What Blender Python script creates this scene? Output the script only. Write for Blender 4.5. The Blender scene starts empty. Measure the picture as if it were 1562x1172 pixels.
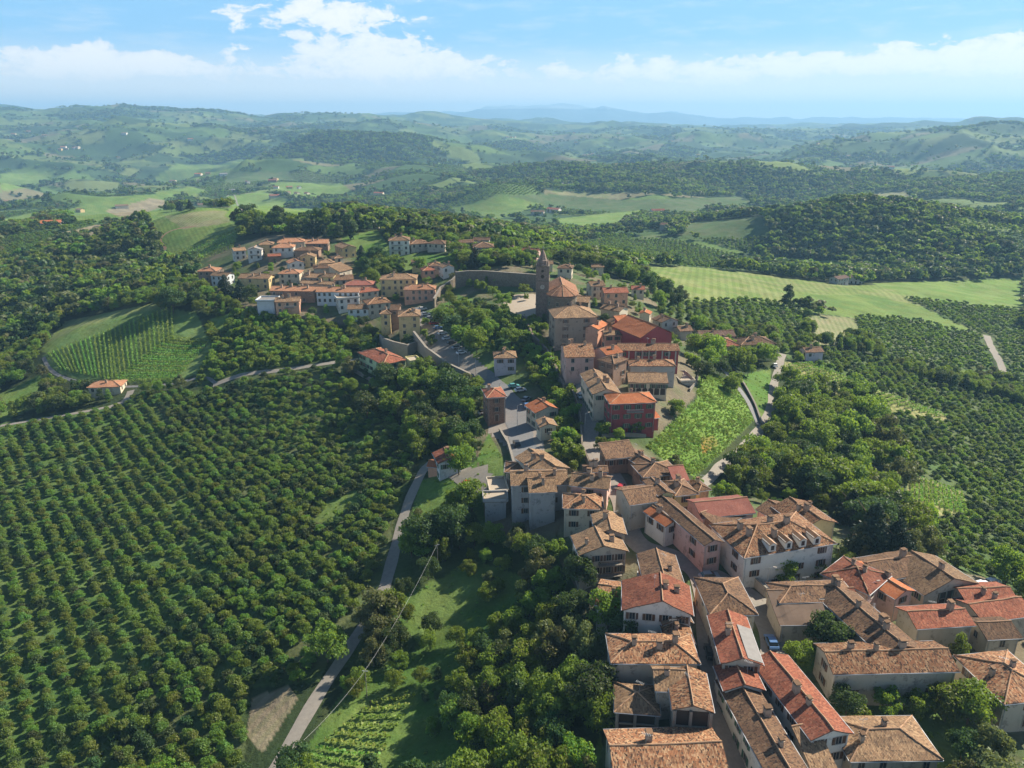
import bpy, math, random
import numpy as np
from mathutils import Vector
random.seed(7); RNG = np.random.default_rng(7)
SC = bpy.context.scene
COL = SC.collection

# ------------------------------------------------------------------ camera, sky, sun, exposure
F = 1173.0; CX, CY = 781.0, 586.0; PITCH = math.radians(18.9); CAMZ = 100.0
cd = bpy.data.cameras.new("camera"); cam = bpy.data.objects.new("camera", cd); COL.objects.link(cam)
cam.location = (0, 0, CAMZ); cam.rotation_euler = (math.pi/2 - PITCH, 0, 0)
cd.sensor_width = 36.0; cd.lens = F/1562*36; cd.clip_start = 1; cd.clip_end = 60000
SC.camera = cam
SUN_AZ = math.radians(62); SUN_EL = math.radians(37)      # azimuth clockwise from the view direction (+y)
SC.view_settings.view_transform = 'Standard'; SC.view_settings.look = 'None'
SC.view_settings.exposure = 1.12; SC.view_settings.gamma = 1.0
SC.cycles.max_bounces = 5; SC.cycles.diffuse_bounces = 2; SC.cycles.glossy_bounces = 2
SC.cycles.transmission_bounces = 2; SC.cycles.volume_bounces = 0; SC.cycles.transparent_max_bounces = 6
SC.cycles.use_denoising = True; SC.cycles.use_adaptive_sampling = True; SC.cycles.adaptive_threshold = 0.02

sl = bpy.data.lights.new("sun", 'SUN'); sun = bpy.data.objects.new("sun", sl); COL.objects.link(sun)
sl.energy = 5.0; sl.angle = math.radians(0.53); sl.color = (1.0, 0.90, 0.75)
sd = Vector((math.sin(SUN_AZ)*math.cos(SUN_EL), math.cos(SUN_AZ)*math.cos(SUN_EL), math.sin(SUN_EL)))
sun.rotation_euler = sd.to_track_quat('Z', 'Y').to_euler(); sun.location = (0, 0, 300)

class NT:
    """small node-tree helper"""
    def __init__(s, nt): s.nt = nt; s.nt.nodes.clear()
    def n(s, t, **kw):
        x = s.nt.nodes.new(t)
        for k, v in kw.items():
            if k.startswith('_'): continue
            setattr(x, k, v)
        return x
    def l(s, a, b): s.nt.links.new(a, b)
    def val(s, x, sock):
        if hasattr(x, 'is_output') or isinstance(x, bpy.types.NodeSocket): s.l(x, sock)
        else: sock.default_value = x
    def m(s, op, a, b=0.0, c=None, clamp=False):
        x = s.n('ShaderNodeMath', operation=op); x.use_clamp = clamp
        s.val(a, x.inputs[0]); s.val(b, x.inputs[1])
        if c is not None: s.val(c, x.inputs[2])
        return x.outputs[0]
    def mix(s, f, a, b, mode='MIX'):
        x = s.n('ShaderNodeMix', data_type='RGBA', blend_type=mode)
        s.val(f, x.inputs[0])
        for v, so in ((a, x.inputs[6]), (b, x.inputs[7])):
            s.val(v if not isinstance(v, tuple) or len(v) == 4 else (*v, 1), so)
        return x.outputs[2]
    def noise(s, vec, scale, detail=3, rough=.55, out=0, dist=0):
        x = s.n('ShaderNodeTexNoise'); s.l(vec, x.inputs['Vector'])
        x.inputs['Scale'].default_value = scale; x.inputs['Detail'].default_value = detail
        x.inputs['Roughness'].default_value = rough; x.inputs['Distortion'].default_value = dist
        return x.outputs[out]
    def ramp(s, v, *stops):
        x = s.n('ShaderNodeValToRGB'); s.l(v, x.inputs[0]); e = x.color_ramp.elements
        while len(e) < len(stops): e.new(.5)
        for i, (p, c) in enumerate(stops):
            e[i].position = p; e[i].color = c if len(c) == 4 else (*c, 1)
        return x.outputs[0]
    def smooth(s, v, a, b):
        x = s.n('ShaderNodeMapRange', interpolation_type='SMOOTHSTEP'); s.l(v, x.inputs[0])
        x.inputs[1].default_value = a; x.inputs[2].default_value = b
        return x.outputs[0]

# sky: Nishita light with banks of cumulus spread over it by direction
W = bpy.data.worlds.new("World"); SC.world = W; W.use_nodes = True
t = NT(W.node_tree)
sky = t.n('ShaderNodeTexSky', sky_type='NISHITA'); sky.sun_disc = False
sky.sun_elevation = SUN_EL; sky.sun_rotation = SUN_AZ; sky.altitude = 400; sky.air_density = 1.0; sky.dust_density = 0.6; sky.ozone_density = 2.2
tc = t.n('ShaderNodeTexCoord'); sep = t.n('ShaderNodeSeparateXYZ'); t.l(tc.outputs['Generated'], sep.inputs[0])
az = t.m('MULTIPLY', t.m('ARCTAN2', sep.outputs[0], sep.outputs[1]), 57.2958)
el = t.m('MULTIPLY', t.m('ARCSINE', sep.outputs[2]), 57.2958)
cmb = t.n('ShaderNodeCombineXYZ'); t.l(t.m('MULTIPLY', az, 0.55), cmb.inputs[0]); t.l(t.m('MULTIPLY', el, 1.15), cmb.inputs[1])
n1 = t.noise(cmb.outputs[0], 0.85, 9, .60, dist=.3)
cmb2 = t.n('ShaderNodeCombineXYZ'); t.l(t.m('MULTIPLY', az, 0.3), cmb2.inputs[0]); t.l(t.m('MULTIPLY', el, 1.6), cmb2.inputs[1])
n2 = t.noise(cmb2.outputs[0], .8, 5, .6)
def blob(a0, e0, sa, se, amp):      # where the photograph's cloud banks stand in the sky
    u = t.m('DIVIDE', t.m('SUBTRACT', az, a0), sa); v = t.m('DIVIDE', t.m('SUBTRACT', el, e0), se)
    q = t.m('ADD', t.m('MULTIPLY', u, u), t.m('MULTIPLY', v, v))
    return t.m('MULTIPLY', t.m('POWER', 2.718, t.m('MULTIPLY', q, -1.0)), amp)
cov = blob(-12.5, 6.6, 7.0, 2.1, .38)
for b in ((-27, 3.7, 5.5, 1.0, .38), (13, 3.2, 15, 1.2, .44), (31, 3.7, 9, 1.3, .42), (-8, 3.7, 6, 1.6, .40), (-20, 3.0, 9, 1.0, .30), (-33, 2.8, 8, .7, .25), (62, 5, 16, 2.5, .3), (-70, 5, 18, 2.5, .3)):
    cov = t.m('ADD', cov, blob(*b))
dens = t.m('ADD', n1, t.m('SUBTRACT', cov, 0.53))
mask = t.smooth(dens, 0.20, 0.31)
n4 = t.noise(cmb.outputs[0], 3.2, 6, .6)
lit = t.smooth(t.m('ADD', dens, t.m('MULTIPLY', n4, .6)), 0.42, 0.78)
ccol = t.mix(lit, (8.2, 8.6, 9.0), (10.4, 10.1, 9.7))
low = t.smooth(el, 22, 8.5)
skyc = t.mix(t.m('MULTIPLY', low, .8), sky.outputs[0], (2.7, 6.1, 9.7))
hz = t.smooth(el, 5.6, 1.2)
skyc = t.mix(t.m('MULTIPLY', hz, .9), skyc, (10.6, 10.2, 9.5))
wisp = t.m('MULTIPLY', t.m('MULTIPLY', t.smooth(n2, .45, .75), .30), low)
skyc = t.mix(wisp, skyc, (8.2, 8.8, 9.2))
fin = t.mix(t.m('MULTIPLY', t.m('MULTIPLY', mask, t.smooth(el, .9, 3.2)), .9), skyc, ccol)
bg = t.n('ShaderNodeBackground'); t.l(fin, bg.inputs[0]); bg.inputs[1].default_value = 0.052
wo = t.n('ShaderNodeOutputWorld'); t.l(bg.outputs[0], wo.inputs[0])

# ------------------------------------------------------------------ picture <-> world helpers (used to survey where things stand)
REG = {0: (0, 0, 1), 1: (280, 320, 400/1562), 2: (560, 340, 300/1562), 3: (780, 360, 300/1562), 4: (500, 440, 300/1562),
       5: (700, 540, 340/1562), 6: (980, 400, 320/1562), 7: (720, 660, 360/1562), 8: (930, 660, 400/1562),
       9: (860, 840, 360/1271), 10: (1162, 840, 400/1412)}
def full(reg, p):
    x0, y0, s = REG[reg]; return (x0 + p[0]*s, y0 + p[1]*s)
cP, sP = math.cos(PITCH), math.sin(PITCH)
def raydir(px, py):
    x = (px-CX)/F; y = -(py-CY)/F
    return x, cP + y*sP, -sP + y*cP
def at_z(px, py, z):
    dx, dy, dz = raydir(px, py); k = (z-CAMZ)/dz
    return dx*k, dy*k
def project(x, y, z):
    zz = z-CAMZ; fw = y*cP - zz*sP; up = y*sP + zz*cP
    fw = np.where(fw > 1e-3, fw, 1e-3)
    return CX + F*x/fw, CY - F*up/fw

# ------------------------------------------------------------------ terrain height
CPTS = """
1180 1160 8;1130 1000 10;1080 900 11;1000 830 12;960 760 13;925 700 13;900 640 14;890 600 16;900 560 18;850 480 22;800 470 22;
960 530 18;940 450 20;760 408 29;760 442 22;730 380 30;608 388 27;640 455 16;650 500 13;700 550 11;740 580 10;790 620 9;800 690 10;
740 720 8;700 760 3;650 705 3;620 780 0;590 890 -3;540 960 -5;470 1080 -8;420 1160 -9;740 800 3;850 860 6;800 950 0;750 1050 -2;850 1000 2;
900 1150 4;925 1000 8;600 1050 -8;600 1150 -7;0 1172 -22;200 1172 -18;350 1100 -12;0 900 -22;200 900 -20;400 900 -11;0 700 -21;200 700 -19;
400 700 -11;500 780 -7;550 700 -5;350 625 -11;150 620 -15;0 645 -22;550 620 -3;650 600 2;700 620 6;600 580 5;540 550 5;470 560 2;370 572 -3;320 592 -8;
430 535 2;420 505 7;440 482 12;350 490 8;300 505 3;530 515 5;560 485 11;612 543 4;588 545 3;610 508 12;640 512 12.5;420 400 22;480 440 17;540 460 16;500 390 26;560 400 23;
400 450 14;330 440 13;300 432 9;350 392 18;380 378 23;470 352 30;540 375 28;575 365 31;640 336 -25;460 325 -5;560 330 -20;
300 318 30;340 320 28;250 330 23;362 350 24;240 362 14;275 405 5;225 405 0;180 582 -12;90 562 -12;70 540 -9;120 500 -1;180 480 5;
250 462 11;300 520 0;262 578 -9;312 568 -6;160 606 -15;100 450 -8;0 480 -16;0 420 -12;150 400 -2;100 380 -3;50 350 -6;0 560 -22;50 605 -20;
75 350 0;120 362 -6;200 300 -25;60 310 -40;0 300 -45;1060 570 14;1050 600 13;1012 655 11;1040 690 7;1150 652 -2;1070 732 3;1110 700 0;
1178 610 -2;1190 548 0;1140 545 1;1090 530 4;1000 450 12;1060 480 5;1150 470 -3;1200 500 -4;1000 410 -2;1100 420 -7;1250 450 -14;1400 440 -26;
1562 430 -42;1250 500 -10;1350 520 -15;1520 520 -26;1500 470 -30;1260 565 -4;1300 572 -7;1400 620 -15;1440 640 -19;1562 620 -29;1250 640 -7;
1300 680 -9;1370 700 -12;1150 700 -3;1200 760 -1;1300 780 -2;1400 760 -12;1450 760 -16;1562 760 -24;1350 820 2;1450 850 -3;1562 880 -6;
1450 900 6;1380 900 7;1562 980 6;1300 900 8;1562 1100 6;1400 1100 7;1250 1000 8;1250 860 8;1100 800 11;1100 380 -32;1000 380 -28;900 352 -45;
780 352 -40;1200 392 -36;1300 405 -36;1310 310 12;1200 330 -2;1400 332 4;1500 362 -12;1562 392 -25;1100 330 -20;940 330 -50;860 330 -52;700 320 -45;
900 420 18;980 500 14;1030 490 10;850 600 9;850 650 9;1080 560 9;1400 1000 7;1000 920 11;940 860 10;1000 1100 9;330 300 0;400 306 2;455 300 -12;850 300 -60;1000 290 -60
"""
def _cp():
    o = []
    for s in CPTS.replace('\n', '').split(';'):
        if s.strip():
            a = [float(v) for v in s.split()]; x, y = at_z(*a); o.append((x, y, a[2]))
    return np.array(o)
CP = _cp()
def _rbfprep():
    A = CP[:, :2]; n = len(A)
    rr = np.hypot(A[:, 0], A[:, 1]); 
    D = np.sqrt(((A[:, None]-A[None])**2).sum(-1) + 12.0**2)
    K = -D + np.eye(n)*3.0
    M = np.zeros((n+1, n+1)); M[:n, :n] = K; M[:n, n] = 1; M[n, :n] = 1
    return np.linalg.solve(M, np.append(CP[:, 2], 0))
RW = _rbfprep()
def rbf(x, y):
    out = np.empty(len(x))
    for i in range(0, len(x), 40000):
        d = np.sqrt((x[i:i+40000, None]-CP[None, :, 0])**2 + (y[i:i+40000, None]-CP[None, :, 1])**2 + 144.0)
        out[i:i+40000] = -d @ RW[:-1] + RW[-1]
    return out
def _hash(ix, iy, s):
    v = np.sin(ix*127.1 + iy*311.7 + s*74.7)*43758.5453
    return v - np.floor(v)
def vnoise(x, y, s=0):
    ix, iy = np.floor(x), np.floor(y); fx, fy = x-ix, y-iy
    fx = fx*fx*fx*(fx*(fx*6-15)+10); fy = fy*fy*fy*(fy*(fy*6-15)+10)
    a, b, c, d = _hash(ix, iy, s), _hash(ix+1, iy, s), _hash(ix, iy+1, s), _hash(ix+1, iy+1, s)
    return (a*(1-fx)+b*fx)*(1-fy) + (c*(1-fx)+d*fx)*fy
def fbm(x, y, s=0, o=4, g=.5):
    t_, a, n = 0, 1.0, 0
    for i in range(o):
        t_ = t_ + a*vnoise(x*2**i + 17*i, y*2**i - 9*i, s+i); n += a; a *= g
    return t_/n
def sstep(v, a, b):
    q = np.clip((v-a)/(b-a), 0, 1); return q*q*(3-2*q)
def farh(x, y):
    r = np.hypot(x, y); azd = np.degrees(np.arctan2(x, y))
    top = np.interp(azd, [-50, -34, -24, -12, -4, 4, 14, 24, 50], [215, 195, 170, 150, 105, 72, 50, 60, 80])
    tr = -62 + (top+25)*sstep(r, 2200, 7200) - 60*sstep(r, 8500, 14000)
    rid = 1-np.abs(2*fbm(x/1500+3, y/1300+1, 5, 3)-1)
    n = (fbm(x/900+.7*rid, y/800, 2, 5, .48)-.5)
    amp = 125 + 80*sstep(r, 1300, 4000)
    z = 0
    r2_ = 1-np.abs(2*fbm(x/620+9, y/560+4, 21, 3)-1)
    z = tr + amp*n + (rid-.72)*(40+60*sstep(r, 1500, 4000)) + (r2_-.7)*95*sstep(r, 1200, 1900)*(1-.75*sstep(r, 3500, 6000))
    # the wooded shoulder on the right skyline and a faint range far behind it
    for a0, r0, sa, sr, hh in ((30, 3900, 4.6, 600, 85), (37, 3600, 6, 700, 95), (22.6, 4300, .9, 260, 60), (-23, 6800, 3.5, 900, 15), (-8, 7600, 3, 800, 45)):
        z = z + hh*np.exp(-((azd-a0)/sa)**2 - ((r-r0)/sr)**2)
    z = z + sstep(r, 14500, 17000)*np.interp(azd, [-50, -12, -5, 0, 4, 10, 18, 34, 50], [30, 60, 230, 400, 370, 270, 150, 90, 60])*(.85+.3*vnoise(azd*.35, r/4000, 8))
    # small hill with a vineyard in the middle distance
    z = z + 26*np.exp(-((azd+1)/2.6)**2 - ((r-1560)/130)**2)
    return z
def height(x, y):
    x = np.atleast_1d(np.asarray(x, float)); y = np.atleast_1d(np.asarray(y, float))
    r = np.hypot(x, y); w = sstep(r, 950, 1500)
    z = np.zeros(len(x)); m = w < 1
    if m.any():
        xn, yn = x[m], y[m]
        zn = rbf(xn, yn) + (fbm(xn/38, yn/38, 3, 3)-.5)*2.4*sstep(r[m], 250, 500)
        z[m] = zn
    z = np.where(m, z, 0); zf = farh(x, y)
    return z*(1-w) + zf*w
def hz(x, y): return float(height(x, y)[0])
def ground_at(px, py, rmax=9000):
    """where the line of sight through a surveyed picture point meets the ground"""
    dx, dy, dz = raydir(px, py); L = math.hypot(dx, dy)
    k = np.concatenate([np.arange(60, 900, 2.0), np.geomspace(900, rmax, 900)])/L
    h = height(dx*k, dy*k); below = CAMZ+dz*k < h
    i = int(np.argmax(below)) if below.any() else len(k)-1
    if i > 0:
        d0 = CAMZ+dz*k[i-1]-h[i-1]; d1 = CAMZ+dz*k[i]-h[i]; f = d0/(d0-d1) if d0 != d1 else 0
        kk = k[i-1]+(k[i]-k[i-1])*f
    else: kk = k[0]
    return dx*kk, dy*kk

# ------------------------------------------------------------------ object helpers
def tag(o, label=None, cat=None, group=None, kind=None):
    if label: o['label'] = label
    if cat: o['category'] = cat
    if group: o['group'] = group
    if kind: o['kind'] = kind
    return o
def mesh_from(name, verts, faces, mats=(), midx=None, uv=None, smooth=False):
    me = bpy.data.meshes.new(name); me.from_pydata([tuple(v) for v in verts], [], [tuple(f) for f in faces])
    for m_ in mats: me.materials.append(m_)
    if midx is not None: me.polygons.foreach_set('material_index', np.array(midx, dtype=np.int32))
    if uv is not None:
        l_ = me.uv_layers.new(name='UVMap'); l_.data.foreach_set('uv', np.array(uv, dtype=np.float32).ravel())
    if smooth: me.polygons.foreach_set('use_smooth', np.ones(len(me.polygons), dtype=bool))
    me.update(); return me
def link(name, me, parent=None, loc=(0, 0, 0), rz=0.0, scale=None):
    o = bpy.data.objects.new(name, me); COL.objects.link(o); o.parent = parent
    o.location = loc; o.rotation_euler = (0, 0, rz)
    if scale is not None: o.scale = scale if hasattr(scale, '__len__') else (scale,)*3
    return o
def empty(name, loc, rz=0.0, scale=None):
    return link(name, None, None, loc, rz, scale)
class MB:
    """collects boxes, prisms and tubes into one mesh"""
    def __init__(s): s.v = []; s.f = []; s.m = []
    def quad(s, a, b, c, d, mi=0):
        n = len(s.v); s.v += [a, b, c, d]; s.f.append((n, n+1, n+2, n+3)); s.m.append(mi)
    def tri(s, a, b, c, mi=0):
        n = len(s.v); s.v += [a, b, c]; s.f.append((n, n+1, n+2)); s.m.append(mi)
    def box(s, x0, x1, y0, y1, z0, z1, mi=0, taper=0.0):
        n = len(s.v); t_ = taper
        s.v += [(x0, y0, z0), (x1, y0, z0), (x1, y1, z0), (x0, y1, z0), (x0+t_, y0+t_, z1), (x1-t_, y0+t_, z1), (x1-t_, y1-t_, z1), (x0+t_, y1-t_, z1)]
        for f in ((0, 3, 2, 1), (4, 5, 6, 7), (0, 1, 5, 4), (1, 2, 6, 5), (2, 3, 7, 6), (3, 0, 4, 7)):
            s.f.append(tuple(n+i for i in f)); s.m.append(mi)
    def tube(s, pts, rads, seg=6, mi=0, cap=True):
        pts = [Vector(p) for p in pts]; n0 = len(s.v)
        for i, p in enumerate(pts):
            d = (pts[min(i+1, len(pts)-1)]-pts[max(i-1, 0)])
            d = d.normalized() if d.length > 1e-6 else Vector((0, 0, 1))
            a = d.orthogonal().normalized() if abs(d.z) < .9 else Vector((1, 0, 0)); b = d.cross(a).normalized(); a = b.cross(d).normalized()
            for k in range(seg):
                q = 2*math.pi*k/seg; w_ = p+(a*math.cos(q)+b*math.sin(q))*rads[i]; s.v.append(tuple(w_))
        for i in range(len(pts)-1):
            for k in range(seg):
                a0 = n0+i*seg+k; a1 = n0+i*seg+(k+1) % seg
                s.f.append((a0, a1, a1+seg, a0+seg)); s.m.append(mi)
        if cap:
            s.f.append(tuple(n0+k for k in range(seg))[::-1]); s.m.append(mi)
            s.f.append(tuple(n0+(len(pts)-1)*seg+k for k in range(seg))); s.m.append(mi)
    def mesh(s, name, mats, smooth=False): return mesh_from(name, s.v, s.f, mats, s.m, smooth=smooth)
    def build(s, name, mats, parent=None, **kw):
        return link(name, s.mesh(name, mats if isinstance(mats, (list, tuple)) else [mats]), parent, **kw)

# ------------------------------------------------------------------ materials
def newmat(name):
    m_ = bpy.data.materials.new(name); m_.use_nodes = True; return m_, NT(m_.node_tree)
def finish(t, color, rough=.85, bump=None, bstr=.3, bdist=.05, spec=.3, metal=0.0):
    p = t.n('ShaderNodeBsdfPrincipled'); o = t.n('ShaderNodeOutputMaterial')
    t.val(color if not isinstance(color, tuple) or len(color) == 4 else (*color, 1), p.inputs['Base Color'])
    t.val(rough, p.inputs['Roughness']); p.inputs['Specular IOR Level'].default_value = spec; p.inputs['Metallic'].default_value = metal
    if bump is not None:
        b = t.n('ShaderNodeBump'); t.l(bump, b.inputs['Height']); b.inputs['Strength'].default_value = bstr; b.inputs['Distance'].default_value = bdist
        t.l(b.outputs[0], p.inputs['Normal'])
    t.l(p.outputs[0], o.inputs[0]); return p
def pos(t):
    return t.n('ShaderNodeNewGeometry').outputs['Position']
def plaster(name, c, dirt=.35, scale=1.0):
    m_, t = newmat(name); P = pos(t)
    st = t.n('ShaderNodeMapping'); t.l(P, st.inputs[0]); st.inputs['Scale'].default_value = (1.2, 1.2, .25)
    n1 = t.noise(st.outputs[0], .9*scale, 5, .65); n2 = t.noise(P, .35*scale, 4, .6)
    d = tuple(v*.55+.02 for v in c)
    k = t.m('MULTIPLY', t.smooth(n1, .45, .8), dirt)
    col = t.mix(k, c, d)
    n3 = t.noise(P, .55, 6, .7); v = t.n('ShaderNodeTexVoronoi'); t.l(P, v.inputs['Vector']); v.inputs['Scale'].default_value = 3.2
    hs = t.n('ShaderNodeSeparateColor'); t.l(v.outputs['Color'], hs.inputs[0])
    col = t.mix(t.m('MULTIPLY', t.smooth(n3, .55, .61), min(1, dirt*1.9)), col, t.mix(hs.outputs[0], tuple(x*.38+.03 for x in c), tuple(x*.75 for x in c)))
    col = t.mix(t.m('MULTIPLY', t.smooth(n2, .5, .75), dirt*.8), col, (c[0]*.75+.04, c[1]*.72+.03, c[2]*.66+.02))
    finish(t, col, .9, t.noise(P, 6, 3), .25, .03); return m_
def stone(name, c, bw=.45, bh=.22):
    m_, t = newmat(name); P = pos(t)
    n1 = t.noise(P, .5, 5, .6); v = t.n('ShaderNodeTexVoronoi'); t.l(P, v.inputs['Vector']); v.inputs['Scale'].default_value = 3.6
    hs = t.n('ShaderNodeSeparateColor'); t.l(v.outputs['Color'], hs.inputs[0])
    col = t.mix(hs.outputs[0], tuple(x*.7 for x in c), tuple(min(1, x*1.25) for x in c))
    col = t.mix(t.m('MULTIPLY', t.smooth(n1, .5, .75), .5), col, (c[0]*.55, c[1]*.58, c[2]*.5))
    finish(t, col, .95, v.outputs['Distance'], .6, .08); return m_
def tiles(name, base, alt, dark, old=.5):
    """clay roof tiles: rows down the slope, each tile a slightly different fired colour, lichen and soot in blotches"""
    m_, t = newmat(name); uv = t.n('ShaderNodeUVMap').outputs[0]; P = pos(t)
    mp = t.n('ShaderNodeMapping'); t.l(uv, mp.inputs[0]); mp.inputs['Scale'].default_value = (4.6, 3.0, 1)
    v = t.n('ShaderNodeTexVoronoi'); t.l(mp.outputs[0], v.inputs['Vector']); v.inputs['Scale'].default_value = 1; v.inputs['Randomness'].default_value = .55
    hs = t.n('ShaderNodeSeparateColor'); t.l(v.outputs['Color'], hs.inputs[0])
    oi = t.n('ShaderNodeObjectInfo')
    col = t.mix(t.smooth(hs.outputs[0], .25, .9), base, alt)
    col = t.mix(t.m('MULTIPLY', t.smooth(hs.outputs[1], .55, .95), old*1.5, clamp=True), col, dark)
    mp3 = t.n('ShaderNodeMapping'); t.l(uv, mp3.inputs[0]); mp3.inputs['Scale'].default_value = (1.9, .55, 1)
    st = t.noise(mp3.outputs[0], 1.0, 4, .65)
    col = t.mix(t.m('MULTIPLY', t.smooth(st, .5, .75), .45*old+.15), col, dark)
    n2 = t.noise(P, .45, 4, .65)
    col = t.mix(t.m('MULTIPLY', t.smooth(n2, .45, .7), old*.8), col, tuple(x*.62+y*.1 for x, y in zip(base, (.30, .25, .18))))
    n3 = t.noise(P, 1.9, 3, .6)
    col = t.mix(t.m('MULTIPLY', t.smooth(n3, .58, .72), old*.5), col, (.22, .17, .10))
    vv = t.n('ShaderNodeHueSaturation'); t.l(col, vv.inputs['Color']); t.l(t.m('ADD', t.m('MULTIPLY', oi.outputs['Random'], .42), .60), vv.inputs['Value']); vv.inputs['Saturation'].default_value = 0.98
    sx = t.n('ShaderNodeSeparateXYZ'); t.l(uv, sx.inputs[0])
    wv = t.m('ABSOLUTE', t.m('SINE', t.m('MULTIPLY', sx.outputs[0], 3.14159/.24)))
    bmp = t.m('ADD', t.m('MULTIPLY', wv, .7), t.m('MULTIPLY', v.outputs['Distance'], .6))
    finish(t, vv.outputs[0], .92, bmp, .45, .06, spec=.2); return m_
def flat_mat(name, c, rough=.7, n=.15, spec=.3, metal=0.0):
    m_, t = newmat(name); P = pos(t)
    col = t.mix(t.noise(P, 1.3, 4, .6), tuple(x*(1-n) for x in c), tuple(min(1, x*(1+n)) for x in c))
    finish(t, col, rough, spec=spec, metal=metal); return m_
def leaf_mat(name, c, tr, var=.3, trans=.38):
    m_, t = newmat(name); oi = t.n('ShaderNodeObjectInfo'); P = pos(t)
    n1 = t.noise(P, .55, 2); 
    v = t.m('ADD', t.m('MULTIPLY', oi.outputs['Random'], var), t.m('MULTIPLY', n1, .55))
    val = t.m('ADD', v, 1-var*.5-.27)
    h1 = t.n('ShaderNodeHueSaturation'); h1.inputs['Color'].default_value = (*c, 1); t.l(val, h1.inputs['Value'])
    t.l(t.m('ADD', t.m('MULTIPLY', oi.outputs['Random'], .10), .44), h1.inputs['Hue'])
    h2 = t.n('ShaderNodeHueSaturation'); h2.inputs['Color'].default_value = (*tr, 1); t.l(val, h2.inputs['Value'])
    p = t.n('ShaderNodeBsdfPrincipled'); t.l(h1.outputs[0], p.inputs['Base Color']); p.inputs['Roughness'].default_value = .55; p.inputs['Specular IOR Level'].default_value = .25
    tl = t.n('ShaderNodeBsdfTranslucent'); t.l(h2.outputs[0], tl.inputs[0])
    mx = t.n('ShaderNodeMixShader'); mx.inputs[0].default_value = trans; t.l(p.outputs[0], mx.inputs[1]); t.l(tl.outputs[0], mx.inputs[2])
    o = t.n('ShaderNodeOutputMaterial'); t.l(mx.outputs[0], o.inputs[0]); return m_
M = {}
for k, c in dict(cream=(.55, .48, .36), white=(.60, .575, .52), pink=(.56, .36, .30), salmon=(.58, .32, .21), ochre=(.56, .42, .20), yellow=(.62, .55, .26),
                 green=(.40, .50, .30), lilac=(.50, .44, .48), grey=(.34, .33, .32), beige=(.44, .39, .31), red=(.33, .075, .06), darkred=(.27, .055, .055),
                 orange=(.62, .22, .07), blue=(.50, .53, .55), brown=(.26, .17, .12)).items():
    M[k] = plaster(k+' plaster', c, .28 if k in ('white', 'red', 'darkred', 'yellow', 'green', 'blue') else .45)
M['stone'] = stone('rubble stone', (.165, .135, .10)); M['taupe'] = plaster('taupe plaster', (.30, .235, .175), .5); M['brick'] = stone('old brick', (.27, .15, .10)); M['towerbrick'] = stone('tower brick', (.20, .15, .12))
M['t_brown'] = tiles('brown tiles', (.170, .092, .052), (.24, .145, .080), (.05, .033, .026), .6)
M['t_tan'] = tiles('tan tiles', (.25, .150, .082), (.36, .235, .13), (.075, .048, .032), .5)
M['t_red'] = tiles('red tiles', (.25, .075, .040), (.33, .125, .068), (.075, .032, .024), .45)
M['t_orange'] = tiles('orange tiles', (.42, .125, .042), (.47, .18, .075), (.20, .065, .032), .2)
M['t_mottled'] = tiles('mottled tiles', (.27, .115, .052), (.42, .26, .14), (.060, .036, .026), .75)
M['t_dark'] = tiles('dark tiles', (.115, .062, .045), (.17, .10, .068), (.04, .03, .024), .6)
M['t_pink'] = tiles('rose tiles', (.33, .115, .082), (.37, .145, .105), (.22, .08, .06), .15)
M['t_church'] = tiles('church tiles', (.36, .16, .08), (.44, .24, .14), (.16, .08, .05), .35)
M['t_grey'] = flat_mat('grey sheet roof', (.20, .19, .18), .8, .25); M['t_flat'] = flat_mat('terrace paving', (.36, .30, .23), .9); M['t_plain'] = flat_mat('felted roof', (.125, .085, .06), .9, .2)
M['ridge'] = flat_mat('ridge mortar', (.36, .22, .13), .9, .3); M['fascia'] = flat_mat('roof edge timber', (.12, .075, .05), .8, .3)
M['glass'] = flat_mat('window glass', (.025, .03, .035), .15, .1, .6); M['frame'] = flat_mat('pale window surround', (.34, .30, .25), .7)
M['shutter_brown'] = flat_mat('brown shutters', (.11, .06, .035), .6); M['shutter_green'] = flat_mat('green shutters', (.05, .11, .07), .6)
M['door'] = flat_mat('wood door', (.09, .05, .03), .6); M['chim'] = plaster('chimney render', (.36, .27, .20), .5); M['metal'] = flat_mat('galvanised metal', (.35, .36, .37), .5, metal=.3)
M['dark'] = flat_mat('painted shade and dark parts', (.05, .035, .025), .9); M['concrete'] = flat_mat('concrete', (.23, .205, .17), .9, .3)  # near black: shade inside openings and arches put into colour; also small dark parts
M['bark'] = flat_mat('bark', (.10, .075, .05), .95, .3); M['wire'] = flat_mat('pale cable', (.5, .5, .48), .5)
M['asphalt'] = flat_mat('asphalt', (.17, .17, .17), .9, .3); M['paleroad'] = flat_mat('sun bleached road', (.225, .205, .175), .95, .28); M['cobble'] = flat_mat('stone paving', (.24, .21, .18), .9, .3)
M['dirt'] = flat_mat('bare earth', (.22, .14, .09), 1, .25)
L = {}
L['hazel'] = leaf_mat('hazel leaves', (.108, .178, .036), (.23, .35, .035), .35, .42)
L['mid'] = leaf_mat('mid green leaves', (.108, .172, .026), (.24, .34, .03), .5, .42)
L['bright'] = leaf_mat('bright leaves', (.125, .205, .028), (.26, .38, .035), .4, .42)
L['dark'] = leaf_mat('dark leaves', (.050, .090, .026), (.10, .165, .028), .45, .34)
L['olive'] = leaf_mat('olive leaves', (.110, .130, .048), (.18, .21, .05), .45)
L['conifer'] = leaf_mat('conifer needles', (.020, .042, .020), (.02, .05, .015), .3, .15)
L['vine'] = leaf_mat('vine leaves', (.17, .29, .055), (.26, .42, .05), .25)
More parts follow.
